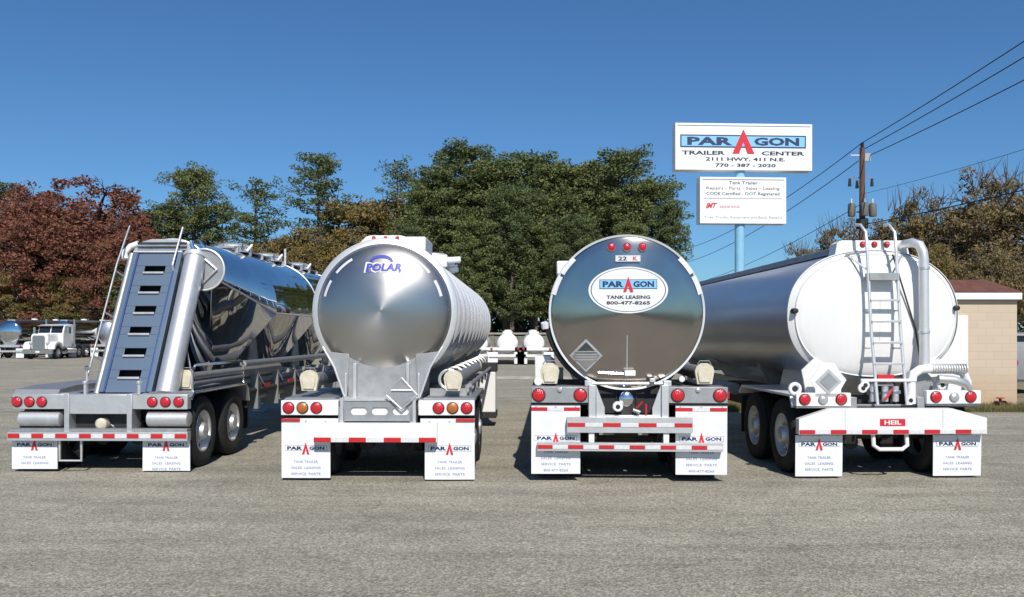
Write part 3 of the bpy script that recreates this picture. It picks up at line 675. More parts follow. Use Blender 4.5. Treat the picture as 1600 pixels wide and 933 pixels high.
    for k in range(9): y = 0.7+0.9*k; sg.tube([(0.86+0.13*math.cos(t), y, 1.27+0.13*math.sin(t)) for t in [2*PI*j/16 for j in range(17)]], 0.022, ring_met, 6, caps=False); sg.box(0.6,1.1,y,y+0.03,1.04,1.15,alu_dull)
    sg.tube([(1.15,0.6,1.2),(1.15,9,1.2)], 0.03, alu_dull, 8)
    for k in range(8): y = 0.7+1.0*k; sg.tube([(1.15,y,1.05),(1.15,y,1.22)],0.018,alu_dull,6)
    sg.build('hose_rack', T)
    cb = MB(); cb.box(0.93,1.26,6.6,7.1,0.30,1.12,white); cb.box(0.90,1.29,6.6,7.1,1.12,1.3,black); cb.box(0.94,1.28,6.55,7.3,0.18,0.30,black); cb.build('side_cabinet', T, bevel=0.01)
    ug = MB(); ug.tube([(-0.2,2.6,0.8),(-0.2,11.5,0.8)], 0.09, dark_grey, 12); ug.box(-0.35,0.35,2.9,3.4,0.55,0.85,dark_grey); ug.box(-0.7,0.7,1.2,1.35,0.70,0.86,dark_grey); ug.build('discharge_pipe', T)
    landing_gear(T, 9.6)
trailer_ringed()

# ------------------------------------------------------------------ trailer 3: mirror-finish insulated tanker with oval sign
def trailer_oval():
    T = thing('tank_trailer', (1.48,11.0,0), -0.045, 'mirror polished round tanker with white oval sign on its flat rear and two striped bumpers', 'tank trailer')
    cz, R = 2.17, 1.0
    mb = MB(); shell(mb, R, 0.28, 12.3, (0,0,cz), polish, n=96, segs=12, head=0.2); mb.build('tank', T)
    h = MB(); prof = [(0.0005,0.165)]+[(r_, 0.165+0.095*r_) for r_ in (0.03,0.1,0.3,0.5,0.7,0.85,0.955)]+[(0.975,0.262),(0.99,0.272),(R,0.285)]
    h.lathe(prof, polish_head, (0,0,cz), 'y', 120, caps=False); h.tube([(0,0.190,cz-0.30),(0,0.219,cz-0.6),(0,0.250,cz-0.93)], 0.006, ring_met, 6)
    head = h.build('tank_head', T, angle=60)
    rm = MB(); rm.lathe([(R-0.015,0.262),(R+0.012,0.258),(R+0.016,0.29),(R-0.002,0.32)], ring_met, (0,0,cz), 'y', 96, caps=False)
    rm.build('rim', head)
    for y in (3.3,6.4,9.5):
        rm = MB(); rm.lathe([(R-0.002,y-0.03),(R+0.01,y-0.02),(R+0.01,y+0.02),(R-0.002,y+0.03)], ring_met, (0,0,cz), 'y', 96, caps=False); rm.build('tank_band', T)
    for s_ in (-1,1):
        for a, b in ((0.80,0.54),(0.50,0.24)):
            st = MB(); pts = []
            for i in range(7):
                t = a+(b-a)*i/6
                for rr, yy in ((1.005,0.252),(0.945,0.240)): pts.append((s_*rr*math.cos(t), yy, cz+rr*math.sin(t)))
            st.add(pts, [(2*i,2*i+1,2*i+3,2*i+2) for i in range(6)], tape_white); st.build('reflective_strip', head, smooth=False, recalc=False)
    for x in (-0.20,0.0,0.20): light(head, x, 0.225, cz+0.845, 0.048, lens_red, 'marker_light', chrome)
    ov = MB(); oz = cz+0.285; ox = 0.01; yo = 0.150
    ov.lathe([(1.0,yo),(1.0,yo+0.012)], white_flap, (ox,0,oz), 'y', 72, 0.51, 0.30)
    ov.lathe([(0.955,yo-0.0012),(0.955,yo-0.001)], ink_navy, (ox,0,oz), 'y', 72, 0.505, 0.295); ov.lathe([(0.932,yo-0.0024),(0.932,yo-0.002)], white_flap, (ox,0,oz), 'y', 72, 0.505, 0.295)
    logo(ov, ox, yo-0.0035, oz+0.075, 0.74, 'blue', 0.165, 0.80)
    ov.text('TANK LEASING', ox, yo-0.0055, oz-0.092, 0.56, 0.045, ink_black, 0.03); ov.text('800-477-8265', ox, yo-0.0055, oz-0.165, 0.56, 0.045, ink_black, 0.03)
    ov.build('oval_sign', head)
    nm = MB(); nm.box(-0.15,0.17,0.190,0.198,cz+0.655,cz+0.735,tape_white); nm.text('22', -0.06, 0.187, cz+0.695, 0.11, 0.05, ink_black, 0.02); nm.text('K', 0.10, 0.187, cz+0.695, 0.05, 0.05, ink_red, 0.03); nm.build('number_plate', head)
    dp = MB(); c = (-0.53,cz-0.56); r = 0.215
    dp.prism([(c[0]-r,c[1]),(c[0],c[1]-r),(c[0]+r,c[1]),(c[0],c[1]+r)], 0.185, 0.20, alu_dull)
    dp.prism([(c[0]-r*0.82,c[1]),(c[0],c[1]-r*0.82),(c[0]+r*0.82,c[1]),(c[0],c[1]+r*0.82)], 0.176, 0.184, polish)
    for k in range(4): dp.box(c[0]-0.14,c[0]+0.14,0.17,0.175,c[1]-0.06+0.035*k,c[1]-0.050+0.035*k,alu_dull)
    dp.build('placard_holder', head)
    # fittings below the head
    ft = MB(); ft.box(-0.04,0.10,0.10,0.20,cz-0.82,cz-0.75,white); ft.tube([(-0.38,0.15,cz-0.78),(-0.05,0.15,cz-0.80)],0.02,chrome,8); ft.box(0.28,0.35,0.08,0.2,cz-0.90,cz-0.85,alu)
    ft.tube([(-0.5,0.14,cz-0.92),(0.5,0.14,cz-0.92)], 0.022, alu, 8)
    ft.box(-0.55,-0.45,0.05,0.2,cz-0.95,cz-0.88,alu); ft.box(0.45,0.55,0.05,0.2,cz-0.95,cz-0.88,alu)
    ft.build('rear_fittings', T, bevel=0.006)
    # black drain hose round the lower left
    hs = MB(); hs.tube([((R+0.035)*math.cos(t), 0.36, cz+(R+0.035)*math.sin(t)) for t in [PI+0.18+0.75*k/14 for k in range(15)]], 0.05, rubber, 10)
    hs.tube([(-1.05,0.36,cz-0.20),(-1.06,0.34,cz-0.13)], 0.06, white, 10); hs.build('drain_hose', T)
    bx = MB(); bx.box(-0.9,-0.72,1.5,1.9,cz+0.58,cz+0.78,white); bx.build('side_valve_box', T, bevel=0.02)
    fr = MB()
    for sgn in (-1,1):
        fr.box(sgn*0.46-0.045,sgn*0.46+0.045,-0.03,0.05,0.78,1.24,alu); fr.box(sgn*0.46-0.05,sgn*0.46+0.05,0.05,12.0,0.90,1.10,alu_dull)
        fr.prism([(sgn*0.41,1.24),(sgn*0.30,0.95),(sgn*0.30,0.83),(sgn*0.41,0.83)], 0.0, 0.04, alu)
        fr.prism([(sgn*0.50,1.20),(sgn*0.95,1.75),(sgn*0.80,1.75),(sgn*0.42,1.25)], 0.30, 0.34, black)
        fr.prism([(0.3,1.1),(0.3,1.35),(1.2,1.45),(2.4,1.3),(2.4,1.1)], sgn*0.5-0.012, sgn*0.5+0.012, black, 'x')
        fr.box(sgn*0.13-0.012,sgn*0.13+0.012,0.3,0.6,0.7,1.2,black)
    fr.box(-0.32,0.33,-0.02,0.06,0.80,0.86,alu); fr.box(-0.42,0.42,0.32,0.34,0.85,1.25,black)
    for y in (3.5,6.5,9.5): fr.prism([(-0.75,1.5),(-0.5,1.06),(0.5,1.06),(0.75,1.5)], y, y+0.05, alu_dull)
    fr.box(-0.35,0.3,0.45,0.6,0.55,0.62,alu_dull); 
    fr.build('frame', T, bevel=0.005)
    vv = MB(); vv.lathe([(0.0005,-0.04),(0.07,-0.035),(0.09,-0.02),(0.095,0.02),(0.08,0.05),(0.08,0.35)], chrome, (-0.03,0,1.06), 'y', 28)
    vv.lathe([(0.055,-0.09),(0.065,-0.08),(0.065,0.0)], white, (-0.14,0,0.97), 'y', 20); vv.lathe([(0.0005,-0.095),(0.03,-0.092)], black, (-0.14,0,0.97), 'y', 12)
    vv.lathe([(0.10,-0.01),(0.11,0.02),(0.11,0.2)], dark_grey, (0.0,0,0.91), 'y', 20); vv.tube([(0.1,-0.03,0.95),(0.17,-0.05,1.03)],0.012,tape_red,6); vv.tube([(0.05,-0.05,0.93),(0.14,-0.05,0.90)],0.025,chrome,8)
    vv.tube([(0.22,-0.02,0.86),(0.22,-0.02,1.0)],0.012,ink_red,6); vv.build('outlet_valve', T)
    for x0, x1, lx in ((-1.235,-0.505,(-1.14,-0.61)), (0.505,1.25,(0.62,1.15))):
        lb = MB(); lb.box(x0,x1,0.0,0.10,1.01,1.215,alu_dull); lb.box(x0,x1,0.02,0.10,0.985,1.006,black); lb.box(x0,x1,0.10,0.5,1.19,1.21,alu_dull); b = lb.build('light_box', T, bevel=0.006)
        for x in lx: light(b, x, 0, 1.112, 0.075, lens_red)
        cc = (x0+x1)/2; ml = MB(); ml.lathe([(0.0005,-0.03),(0.03,-0.02),(0.035,0.0)], lens_clear, (cc,0,1.18), 'y', 14, caps=False); ml.build('plate_light', b)
    sm = MB(); sm.box(1.25,1.265,-0.02,0.08,1.07,1.16,lens_red); sm.build('side_marker', T)
    mud_flap(T, -1.235, -0.61, 0.04, 0.10, 0.98, 0.555, tape=True); mud_flap(T, 0.60, 1.25, 0.04, 0.10, 0.98, 0.555, tape=True)
    b1 = MB(); b1.box(-0.78,0.80,-0.08,0.03,0.64,0.835,alu); tape_run(b1, -0.775, 0.795, -0.082, 0.715, 0.765, True, 0.225); b1.build('bumper', T, bevel=0.006)
    b2 = MB(); b2.box(-1.16,1.18,-0.065,0.025,0.405,0.51,alu); tape_run(b2, -1.155, 1.175, -0.067, 0.432, 0.482, True, 0.2)
    for x in (-0.47,0.47): b2.box(x-0.035,x+0.035,-0.055,0.0,0.513,0.637,white)
    b2.build('underride_guard', T, bevel=0.006)
    bogie(T, (0.62,1.88), 1.22)
    for sgn in (-1,1):
        fd = MB(); a, b = (0.56,1.24) if sgn > 0 else (-1.24,-0.56)
        fd.prism([(0.08,1.10),(0.2,1.19),(2.4,1.19),(2.55,1.05),(2.52,1.03),(2.38,1.165),(0.22,1.165),(0.12,1.08)], a, b, black, 'x'); fd.build('fender', T)
        hose_cap(T, sgn*1.0, 1.37, 0.30, 5.2)
    eq = MB(); eq.tube([(-1.15,0.22,1.27),(-1.15,0.3,1.27)], 0.055, white, 14); eq.build('side_valve', T, bevel=0.01)
    eq = MB(); eq.box(-1.2,-0.98,0.6,1.0,1.25,1.6,white); eq.build('valve_cabinet', T, bevel=0.01)
    eq = MB(); eq.tube([(0.72,0.3,1.3),(0.72,0.4,1.3)],0.04,white,12); eq.build('side_valve', T, bevel=0.01)
    ug = MB(); ug.tube([(0,0.4,0.98),(0,11.5,0.95)], 0.08, dark_grey, 12); ug.box(-0.3,0.3,1.0,1.3,0.30,0.50,dark_grey); ug.build('discharge_pipe', T)
    landing_gear(T, 9.6)
trailer_oval()

# ------------------------------------------------------------------ trailer 4: elliptical fuel tanker with white head and ladder
def trailer_white():
    T = thing('tank_trailer', (4.92,11.3,0), 0.025, 'elliptical silver fuel tanker with white painted head, rear ladder and pipe hoop', 'tank trailer')
    cz = 2.14; A, B = 1.16, 0.885; ex = 2.25
    mb = MB(); shell(mb, 1.0, 0.48, 9.6, (0,0,cz), brush_shell, n=96, sx=A, sz=B, ex=ex, segs=10, head=0.25); mb.build('tank', T)
    h = MB(); prof = [(0.0005,0.30)]+[(i/14, 0.48-0.18*math.sqrt(1-(i/14)**2)) for i in range(1,15)]
    white_tank = pm('white_tank_paint', (0.80,0.80,0.785), 0.32, 0, 0.09, 1.6, 0.08, 5.0, (3.0,1,0.5), coat=0.4)
    h.lathe(prof, white_tank, (0,0,cz), 'y', 96, A-0.004, B-0.004, ex, caps=False)
    h.lathe([(0.925,0.411),(0.93,0.405),(0.94,0.405),(0.945,0.42)], white, (0,0,cz), 'y', 96, A-0.004, B-0.004, ex, caps=False)
    h.tube([(0.02+0.002,0.30-0.001,cz+0.2),(0.02,0.305,cz-0.3),(0.02,0.40,cz-0.78)], 0.004, white, 5)
    for x, z in ((-1.10,0.06),(1.10,0.10)): h.lathe([(0.0005,0.34),(0.035,0.35),(0.04,0.46)], black, (x,0,cz+z), 'y', 14, caps=False)
    head = h.build('tank_head', T, angle=60)
    ed = MB(); ed.lathe([(1.0,0.46),(1.012,0.47),(1.012,0.50),(1.0,0.51)], white, (0,0,cz), 'y', 96, A, B, ex, caps=False); ed.build('rim', head); ed = MB()
    ed.tube([(-0.25,0.6,cz+B+0.02),(-0.25,9.2,cz+B+0.02)],0.03,alu_dull,8); ed.build('top_rail', T); ed = MB(); ed.tube([(-0.75,0.52,cz+B*0.78),(-0.75,9.4,cz+B*0.78)],0.012,ring_met,6); ed.build('gutter_rail', T)
    tb = MB(); zt = cz+B
    tb.prism([(-0.52,zt-0.12),(-0.48,zt+0.10),(-0.42,zt+0.14),(0.42,zt+0.14),(0.48,zt+0.10),(0.54,zt-0.14)], 0.50, 0.75, white)
    tb.box(-0.42,0.42,0.75,8.8,zt-0.02,zt+0.07,alu_dull)
    tbo = tb.build('top_housing', T, bevel=0.01)
    for x in (-0.13,0.03,0.20): light(tbo, x, 0.50, zt+0.085, 0.035, lens_red, 'marker_light')
    for y in (2.4,4.6,6.8):
        hh = MB(); hh.lathe([(0.24,zt+0.07),(0.24,zt+0.12),(0.0005,zt+0.16)], alu, (0.0,y,0), 'z', 24); hh.build('hatch', T)
    # ladder
    for sgn, x in ((-1,-0.20),(1,0.19)):
        ld = MB(); ld.tube([(x-0.06,0.42,zt+0.34),(x-0.03,0.34,zt+0.33),(x+0.0,0.24,zt+0.22),(x+0.005,0.21,zt-0.05),(x+0.03,0.14,1.9),(x+0.06,0.02,0.96)], 0.021, ring_met, 10); ld.build('ladder_rail', T)
    for z in (2.60,2.32,2.04,1.76,1.48):
        t = (zt-0.05-z)/(zt-0.05-0.96); yy = 0.205-0.175*t; xo = 0.055*t
        rg = MB()
        if z == 2.60: rg.box(-0.20+xo,0.19+xo,yy-0.02,yy+0.12,z,z+0.10,alu_dull)
        else: rg.box(-0.20+xo,0.19+xo,yy-0.02,yy+0.02,z,z+0.032,alu)
        rg.build('rung', T, bevel=0.004)
    lb = MB(); 
    for x, s_ in ((-0.20,-1),(0.19,1)): lb.tube([(x,0.22,2.98),(x+0.22*s_*0.9-(0.1 if s_ > 0 else 0),0.42,2.96)],0.014,alu,6); lb.tube([(x,0.22,2.75),(x+0.20*s_*0.9,0.42,2.96)],0.014,alu,6)
    for z in (2.2,1.7):
        for x in (-0.19,0.21): lb.tube([(x,0.15,z),(x,0.36,z)],0.012,alu,6)
    lb.build('ladder_bracket', T)
    # vapour pipe
    vp = MB(); vp.tube([(0.40,0.62,zt+0.03),(0.42,0.45,zt+0.08),(0.46,0.31,zt+0.09),(0.52,0.23,zt+0.05),(0.545,0.20,zt-0.04),(0.56,0.20,zt-0.15),(0.57,0.20,1.42)], [0.055,0.06,0.062,0.064,0.064,0.064,0.064], ring_met, 20)
    for z in (2.75,1.9): vp.tube([(0.565,0.2,z),(0.565,0.2,z+0.035)],0.074,alu,20)
    vp.tube([(0.16,0.24,2.95),(0.50,0.30,1.95),(0.56,0.28,1.5)], 0.011, dark_grey, 6); vp.build('vapour_pipe', T)  # thin dark rod stands in for the diagonal shadow line on the head
    hs = MB()
    P = [(0.34,0.10,0.97),(0.34,0.10,1.25),(0.37,0.10,1.36),(0.46,0.10,1.42),(0.60,0.12,1.43),(0.9,0.16,1.43),(1.08,0.18,1.38),(1.14,0.20,1.26),(1.14,0.22,1.1)]
    hs.tube(P, 0.06, white, 14)
    for k in range(14):
        x = 0.62+0.034*k; hs.tube([(x,0.11,1.43),(x+0.014,0.11,1.43)],0.068,ring_met,14)
    hs.tube([(0.66,0.02,1.30),(0.85,0.0,1.29),(1.02,0.02,1.24),(1.10,0.06,1.12)], 0.055, alu, 14); hs.lathe([(0.17,0.20),(0.18,0.23),(0.18,0.4)], alu_dull, (0.52,0,1.22), 'y', 24)
    hs.build('hose_manifold', T)
    fr = MB()
    for sgn in (-1,1):
        fr.prism([(sgn*0.95,1.06),(sgn*0.62,1.06),(sgn*0.55,1.42),(sgn*0.85,1.56),(sgn*1.02,1.40)], 0.36, 0.40, white)
        fr.box(sgn*0.45-0.05,sgn*0.45+0.05,0.05,9.2,0.88,1.06,alu_dull)
        fr.prism([(0.4,1.06),(0.4,1.4),(2.4,1.4),(2.6,1.06)], sgn*0.55-0.012, sgn*0.55+0.012, white, 'x')
    fr.box(-0.5,0.5,0.30,0.34,0.95,1.30,dark_grey)
    for y in (3.2,6,8.6): fr.prism([(-0.75,1.4),(-0.5,1.06),(0.5,1.06),(0.75,1.4)], y, y+0.05, alu_dull)
    fr.box(-1.22,1.22,0.12,0.2,0.93,0.96,alu_dull)
    fr.build('frame', T, bevel=0.005)
    vs_ = MB()
    for x, z in ((-0.33,1.18),(0.30,1.02),(0.72,1.22),(-0.30,1.22)): vs_.lathe([(0.035,0.02),(0.06,0.03),(0.06,0.06),(0.035,0.08)], white, (x,0,z), 'y', 16); vs_.lathe([(0.0005,0.015),(0.03,0.018)], black, (x,0,z), 'y', 10)
    vs_.box(-0.10,0.12,0.10,0.2,1.30,1.35,ink_red); vs_.tube([(-0.35,0.05,1.28),(0.38,0.05,1.28)],0.022,white,8); vs_.tube([(-0.2,0.1,1.22),(0.1,0.1,1.22)],0.016,alu,8)
    for x in (-0.16,0.0,0.14): vs_.tube([(x,0.12,1.0),(x,0.12,1.2)],0.045,alu,14); vs_.tube([(x-0.05,0.10,1.12),(x+0.05,0.10,1.12)],0.03,chrome,10)
    vs_.tube([(-0.02,0.08,1.02),(0.08,0.08,1.16)],0.02,tape_red,8)
    vs_.build('valve_cluster', T)
    ph = MB(); c = (-0.80,1.27); o = [(-0.24,0.02),(-0.16,0.12),(-0.10,0.24),(0.08,0.24),(0.16,0.12),(0.24,0.02),(0.17,-0.10),(0.17,-0.20),(-0.17,-0.20),(-0.17,-0.10)]
    ph.prism([(c[0]+a, c[1]+b) for a, b in o], 0.0, 0.012, white); r = 0.17
    ph.prism([(c[0]-r,c[1]),(c[0],c[1]-r),(c[0]+r,c[1]),(c[0],c[1]+r)], -0.008, -0.002, alu); ph.prism([(c[0]-r*.7,c[1]),(c[0],c[1]-r*.7),(c[0]+r*.7,c[1]),(c[0],c[1]+r*.7)], -0.014, -0.009, alu_dull)
    ph.build('placard_holder', T, bevel=0.002)
    hk = MB(); hk.tube([(-1.22+0.065*math.cos(t),0.05,1.17+0.065*math.sin(t)) for t in [2*PI*k/20 for k in range(21)]], 0.026, white, 8, caps=False); hk.build('tie_ring', T)
    for x0, x1, lx, rx in ((-1.22,-0.50,(-1.11,-0.63),-0.87), (0.50,1.22,(0.62,1.08),0.86)):
        z0 = 0.945 if x0 < 0 else 0.975
        b_ = MB(); b_.box(x0,x1,0.0,0.10,z0,z0+0.175,white); b_.box(x0,x1,0.02,0.12,z0-0.025,z0-0.003,alu_dull); b = b_.build('light_box', T, bevel=0.008)
        for x in lx: light(b, x, 0, z0+0.092, 0.066, lens_red)
        light(b, rx, 0, z0+0.085, 0.055, lens_clear, 'reversing_light', grey_steel)
    bm_ = MB(); bm_.prism([(-1.22,0.59),(-1.22,0.79),(-0.80,0.925),(0.78,0.925),(1.24,0.80),(1.24,0.59)], -0.10, 0.02, white)
    tape_run(bm_, -1.215, 1.235, -0.102, 0.597, 0.65, True, 0.204)
    bm_.box(-0.165,0.165,-0.106,-0.101,0.70,0.79,ink_red); bm_.text('HEIL', 0, -0.109, 0.745, 0.22, 0.055, white_flap, 0.03)
    for x in (-0.62,0.66): bm_.box(x-0.002,x+0.002,-0.1015,-0.1,0.66,0.92,grey_steel)
    bm_.build('bumper', T, bevel=0.008)
    sp_ = MB(); sp_.tube([(-0.22,-0.02,0.59),(-0.22,-0.04,0.44),(-0.15,-0.05,0.39),(0.15,-0.05,0.39),(0.22,-0.04,0.44),(0.22,-0.02,0.59)], 0.028, white, 10); sp_.build('bumper_step', T)
    mud_flap(T, -1.22, -0.60, 0.03, 0.03, 0.565, 0.45); mud_flap(T, 0.60, 1.24, 0.03, 0.03, 0.565, 0.45)
    bogie(T, (0.64,1.9), 1.22)
    for sgn in (-1,1):
        fd = MB(); a, b = (0.56,1.24) if sgn > 0 else (-1.24,-0.56)
        fd.prism([(0.10,0.95),(0.2,1.09),(2.4,1.09),(2.55,0.98),(2.52,0.95),(2.38,1.06),(0.22,1.06),(0.14,0.92)], a, b, white if sgn < 0 else alu_dull, 'x'); fd.build('fender', T)
    ug = MB(); ug.tube([(0.2,0.4,0.85),(0.2,8.5,0.85)], 0.06, dark_grey, 12); ug.box(-0.9,-0.5,3.2,4.4,0.7,1.05,dark_grey); ug.tube([(-1.0,3.6,0.95),(-1.0,5.2,0.95)],0.10,alu_dull,14); ug.build('belly_pipe', T)
    landing_gear(T, 8.0)
trailer_white()

# ------------------------------------------------------------------ distant vehicles
def small_tanker(name, loc, label, group, R=0.9, cz=2.1, length=11, tankm=None, headm=None, flap=True, hood=False, frm=None):
    T = thing(name, loc, 0, label, 'tank trailer', group)
    tankm = tankm or polish; headm = headm or tankm
    mb = MB(); shell(mb, R, 0.4, length, (0,0,cz), tankm, n=36, head=0.3)
    mb.build('tank', T)
    mb = MB(); mb.lathe([(0.0005,0.12)]+[(R*math.sin(t*PI/12), 0.4-0.28*math.cos(t*PI/12)) for t in range(1,7)], headm, (0,0,cz), 'y', 36, caps=False); mb.build('tank_head', T)
    mb = MB(); mb.box(-0.3,0.3,0.5,length-0.5,cz+R-0.03,cz+R+0.10,frm or alu_dull)
    for y in (length*0.35, length*0.65): mb.lathe([(0.25,cz+R+0.1),(0.25,cz+R+0.2),(0.001,cz+R+0.24)], white, (0,y,0), 'z', 16)
    mb.build('walkway', T)
    mb = MB(); mb.box(-0.45,0.45,0.1,length-0.5,0.85,1.1,frm or alu_dull); mb.box(-1.15,1.15,-0.05,0.06,0.5,0.65,frm or alu); mb.box(-1.2,1.2,0,0.1,0.9,1.08,frm or alu); mb.prism([(-0.45,1.1),(0.45,1.1),(R*0.8,cz-R*0.5),(-R*0.8,cz-R*0.5)],0.3,0.4,frm or alu_dull); mb.build('frame', T)
    for x in (-1.0,1.0): light(T, x, 0, 0.99, 0.07, lens_red)
    if flap:
        for x in (-0.92,0.92): mb = MB(); mb.box(x-0.31,x+0.31,0.05,0.07,0.06,0.8,white_flap); mb.build('mud_flap', T)
    for y in (0.65,1.9):
        for s_ in (-1,1): wheel(T, s_*1.07, y, s_, True)
    landing_gear(T, length-2.5)
    return T
G1 = 'tank trailers parked along the far left'
small_tanker('tank_trailer', (-39.6,68,0), 'distant silver tanker cut by the left edge of the photo, bright round end', G1)
small_tanker('tank_trailer', (-36.4,69.8,0), 'distant blue-reflecting tanker just left of the white truck', G1)
small_tanker('tank_trailer', (-35.0,75.5,0), 'distant tanker with white round end rising behind the white truck cab', G1, headm=white)
small_tanker('tank_trailer', (-33.6,71.5,0), 'distant dark tanker just right of the white truck', G1, tankm=brush_shell)
small_tanker('tank_trailer', (-43.6,69.2,0), 'distant tanker farther off at the left edge, dull shell', G1, tankm=brush_shell)

def truck():
    T = thing('truck', (-36.1,66.0,0), 0, 'white long-nosed truck cab facing the viewer among distant tankers', 'truck')
    b = MB(); b.prism([(-0.62,0.75),(-0.66,1.75),(-0.55,1.95),(0.55,1.95),(0.66,1.75),(0.62,0.75)], 0.12, 1.9, white); b.build('hood', T, bevel=0.06)
    g = MB(); g.prism([(-0.48,0.75),(-0.48,1.7),(-0.38,1.82),(0.38,1.82),(0.48,1.7),(0.48,0.75)], 0.02, 0.11, chrome)
    for k in range(9): g.box(-0.43+0.1*k,-0.40+0.1*k,0.0,0.02,0.8,1.7,grey_steel)
    g.build('grille', T)
    c = MB(); c.prism([(1.7,0.9),(1.7,1.95),(1.95,2.65),(3.3,2.72),(3.3,0.9)], -1.0, 1.0, white, 'x'); cab = c.build('cab', T, bevel=0.08)
    for s_ in (-1,1):
        wd = MB(); a, b2 = (-0.92,-0.04) if s_ < 0 else (0.04,0.92); wd.add([(a,1.70,2.02),(b2,1.70,2.02),(b2,1.905,2.56),(a,1.905,2.56)],[(0,1,2,3)],glass_dark); wd.build('windshield', cab, smooth=False)
        sw = MB(); sw.box(s_*1.005-0.004,s_*1.005+0.004,2.1,2.9,2.0,2.5,glass_dark); sw.build('side_window', cab)
        f = MB(); f.prism([(0.0,0.75),(0.05,1.1),(0.3,1.32),(0.75,1.38),(1.15,1.25),(1.35,0.9),(1.25,0.85),(1.0,1.1),(0.75,1.2),(0.4,1.12),(0.2,0.75)], s_*0.95-0.27, s_*0.95+0.27, white, 'x'); f.build('fender', T, bevel=0.06)
        hl = MB(); hl.box(s_*0.66-0.12,s_*0.66+0.12,0.06,0.2,1.12,1.3,lens_clear); hl.build('headlight', T, bevel=0.03)
        mi = MB(); mi.box(s_*1.3-0.09,s_*1.3+0.09,1.8,1.86,1.95,2.45,chrome); mi.tube([(s_*1.0,1.85,2.2),(s_*1.25,1.85,2.2)],0.02,chrome,6); mi.build('mirror', T)
        st = MB(); st.tube([(s_*1.12,3.2,0.9),(s_*1.12,3.2,3.1)],0.075,chrome,12); st.build('exhaust_stack', T)
        wheel(T, s_*1.0, 0.75, s_, True); wheel(T, s_*1.0, 5.2, s_, True); wheel(T, s_*1.0, 6.4, s_, True)
        tk = MB(); tk.tube([(s_*0.95,2.0,0.65),(s_*0.95,3.4,0.65)],0.28,chrome,18); tk.build('fuel_tank', T)
    bm_ = MB(); bm_.box(-1.15,1.15,-0.15,0.0,0.42,0.74,chrome); bm_.box(-0.15,0.15,-0.16,-0.15,0.5,0.64,white_flap); bm_.build('bumper', T, bevel=0.03)
    vz = MB(); vz.box(-0.95,0.95,1.62,1.9,2.55,2.62,grey_steel); vz.build('sun_visor', T)
    ch = MB(); ch.box(-0.45,0.45,0.3,7.0,0.6,0.85,black); ch.build('chassis', T)
truck()
G2 = 'white tank trailers in the gap between the big tankers'
small_tanker('tank_trailer', (-0.28,54,0), 'distant small white tanker seen in the gap, nearer the ringed tanker', G2, R=0.66, cz=1.32, length=8, tankm=white, frm=white)
small_tanker('tank_trailer', (1.38,54,0), 'distant small white tanker in the gap, half behind the mirror tanker', G2, R=0.66, cz=1.32, length=8, tankm=white, frm=white)
small_tanker('tank_trailer', (-2.2,55,0), 'distant small white tanker mostly hidden behind the ringed tanker', G2, R=0.66, cz=1.25, length=8, tankm=white, frm=white)

# board fence behind the gap
F = thing('board_fence', (0,76,0), 0, 'weathered grey board fence in front of the pine trunks', 'fence')
fb = MB()
for i in range(60): fb.box(-12+0.5*i, -12+0.5*i+0.47, 0, 0.03, 0.05, 1.75+0.04*random.random(), fence_mat)
fb.build('boards', F, bevel=0.004)
rl = MB(); rl.box(-12,18,-0.06,-0.01,1.9,2.06,concrete); rl.build('rail', F)
for i in range(11): p = MB(); p.box(-12.06+3*i,-11.94+3*i,-0.05+0.09,0.16,0,2.05,fence_mat); p.build('post', F)

# ------------------------------------------------------------------ pylon sign
def pylon():
    T = thing('pylon_sign', (7.1,27.0,0), 0.05, 'tall pylon sign with two white boards on a pale blue pole', 'sign')
    p = MB(); p.lathe([(0.15,0),(0.15,7.8)], pole_blue, (0,0,0), 'z', 24); p.build('pole', T)
    def board(x0,x1,z0,z1,name):
        b = MB(); b.box(x0,x1,-0.20,0.20,z0,z1,sign_white)
        e = 0.055
        for a in ((x0-0.01,x1+0.01,z1-e,z1+0.01),(x0-0.01,x1+0.01,z0-0.01,z0+e),(x0-0.01,x0+e,z0+e,z1-e),(x1-e,x1+0.01,z0+e,z1-e)): b.box(a[0],a[1],-0.225,0.225,a[2],a[3],sign_white)
        return b
    b = board(-2.07,2.20,6.98,8.40,'a'); y = -0.204
    logo(b, 0.05, y, 7.86, 3.95, 'blue', 0.10, 0.96)
    b.text('TRAILER', -1.20, y-0.002, 7.50, 1.35, 0.125, ink_black, 0.03); b.text('CENTER', 1.30, y-0.002, 7.50, 1.35, 0.125, ink_black, 0.03)
    b.text('2111 HWY. 411 N.E.', 0.12, y-0.002, 7.31, 2.5, 0.11, ink_black, 0.03); b.text('770 - 387 - 2020', 0.12, y-0.002, 7.12, 1.9, 0.11, ink_black, 0.03)
    b.build('upper_board', T, bevel=0.0)
    b = board(-1.30,1.38,5.33,6.74,'b')
    b.text('Tank Trailer', 0.05, y, 6.58, 0.9, 0.10, ink_black, 0.01)
    b.text('Repairs - Parts - Sales - Leasing', 0.04, y, 6.40, 2.3, 0.12, ink_gold, 0.01); b.text('CODE Certified - DOT Registered', 0.04, y, 6.23, 2.3, 0.12, ink_black, 0.01)
    b.box(-1.2,1.28,y-0.001,y+0.003,6.085,6.10,grey_steel)
    b.text('IMT', -0.95, y, 5.87, 0.36, 0.17, ink_red, 0.05, 0.4); b.text('apparatus', -0.38, y, 5.83, 0.62, 0.11, ink_red, 0.0)
    b.text('Tires, Trucks, Equipment and Body Repairs', 0.04, y, 5.50, 2.45, 0.09, grey_steel, 0.0)
    b.build('lower_board', T)
pylon()

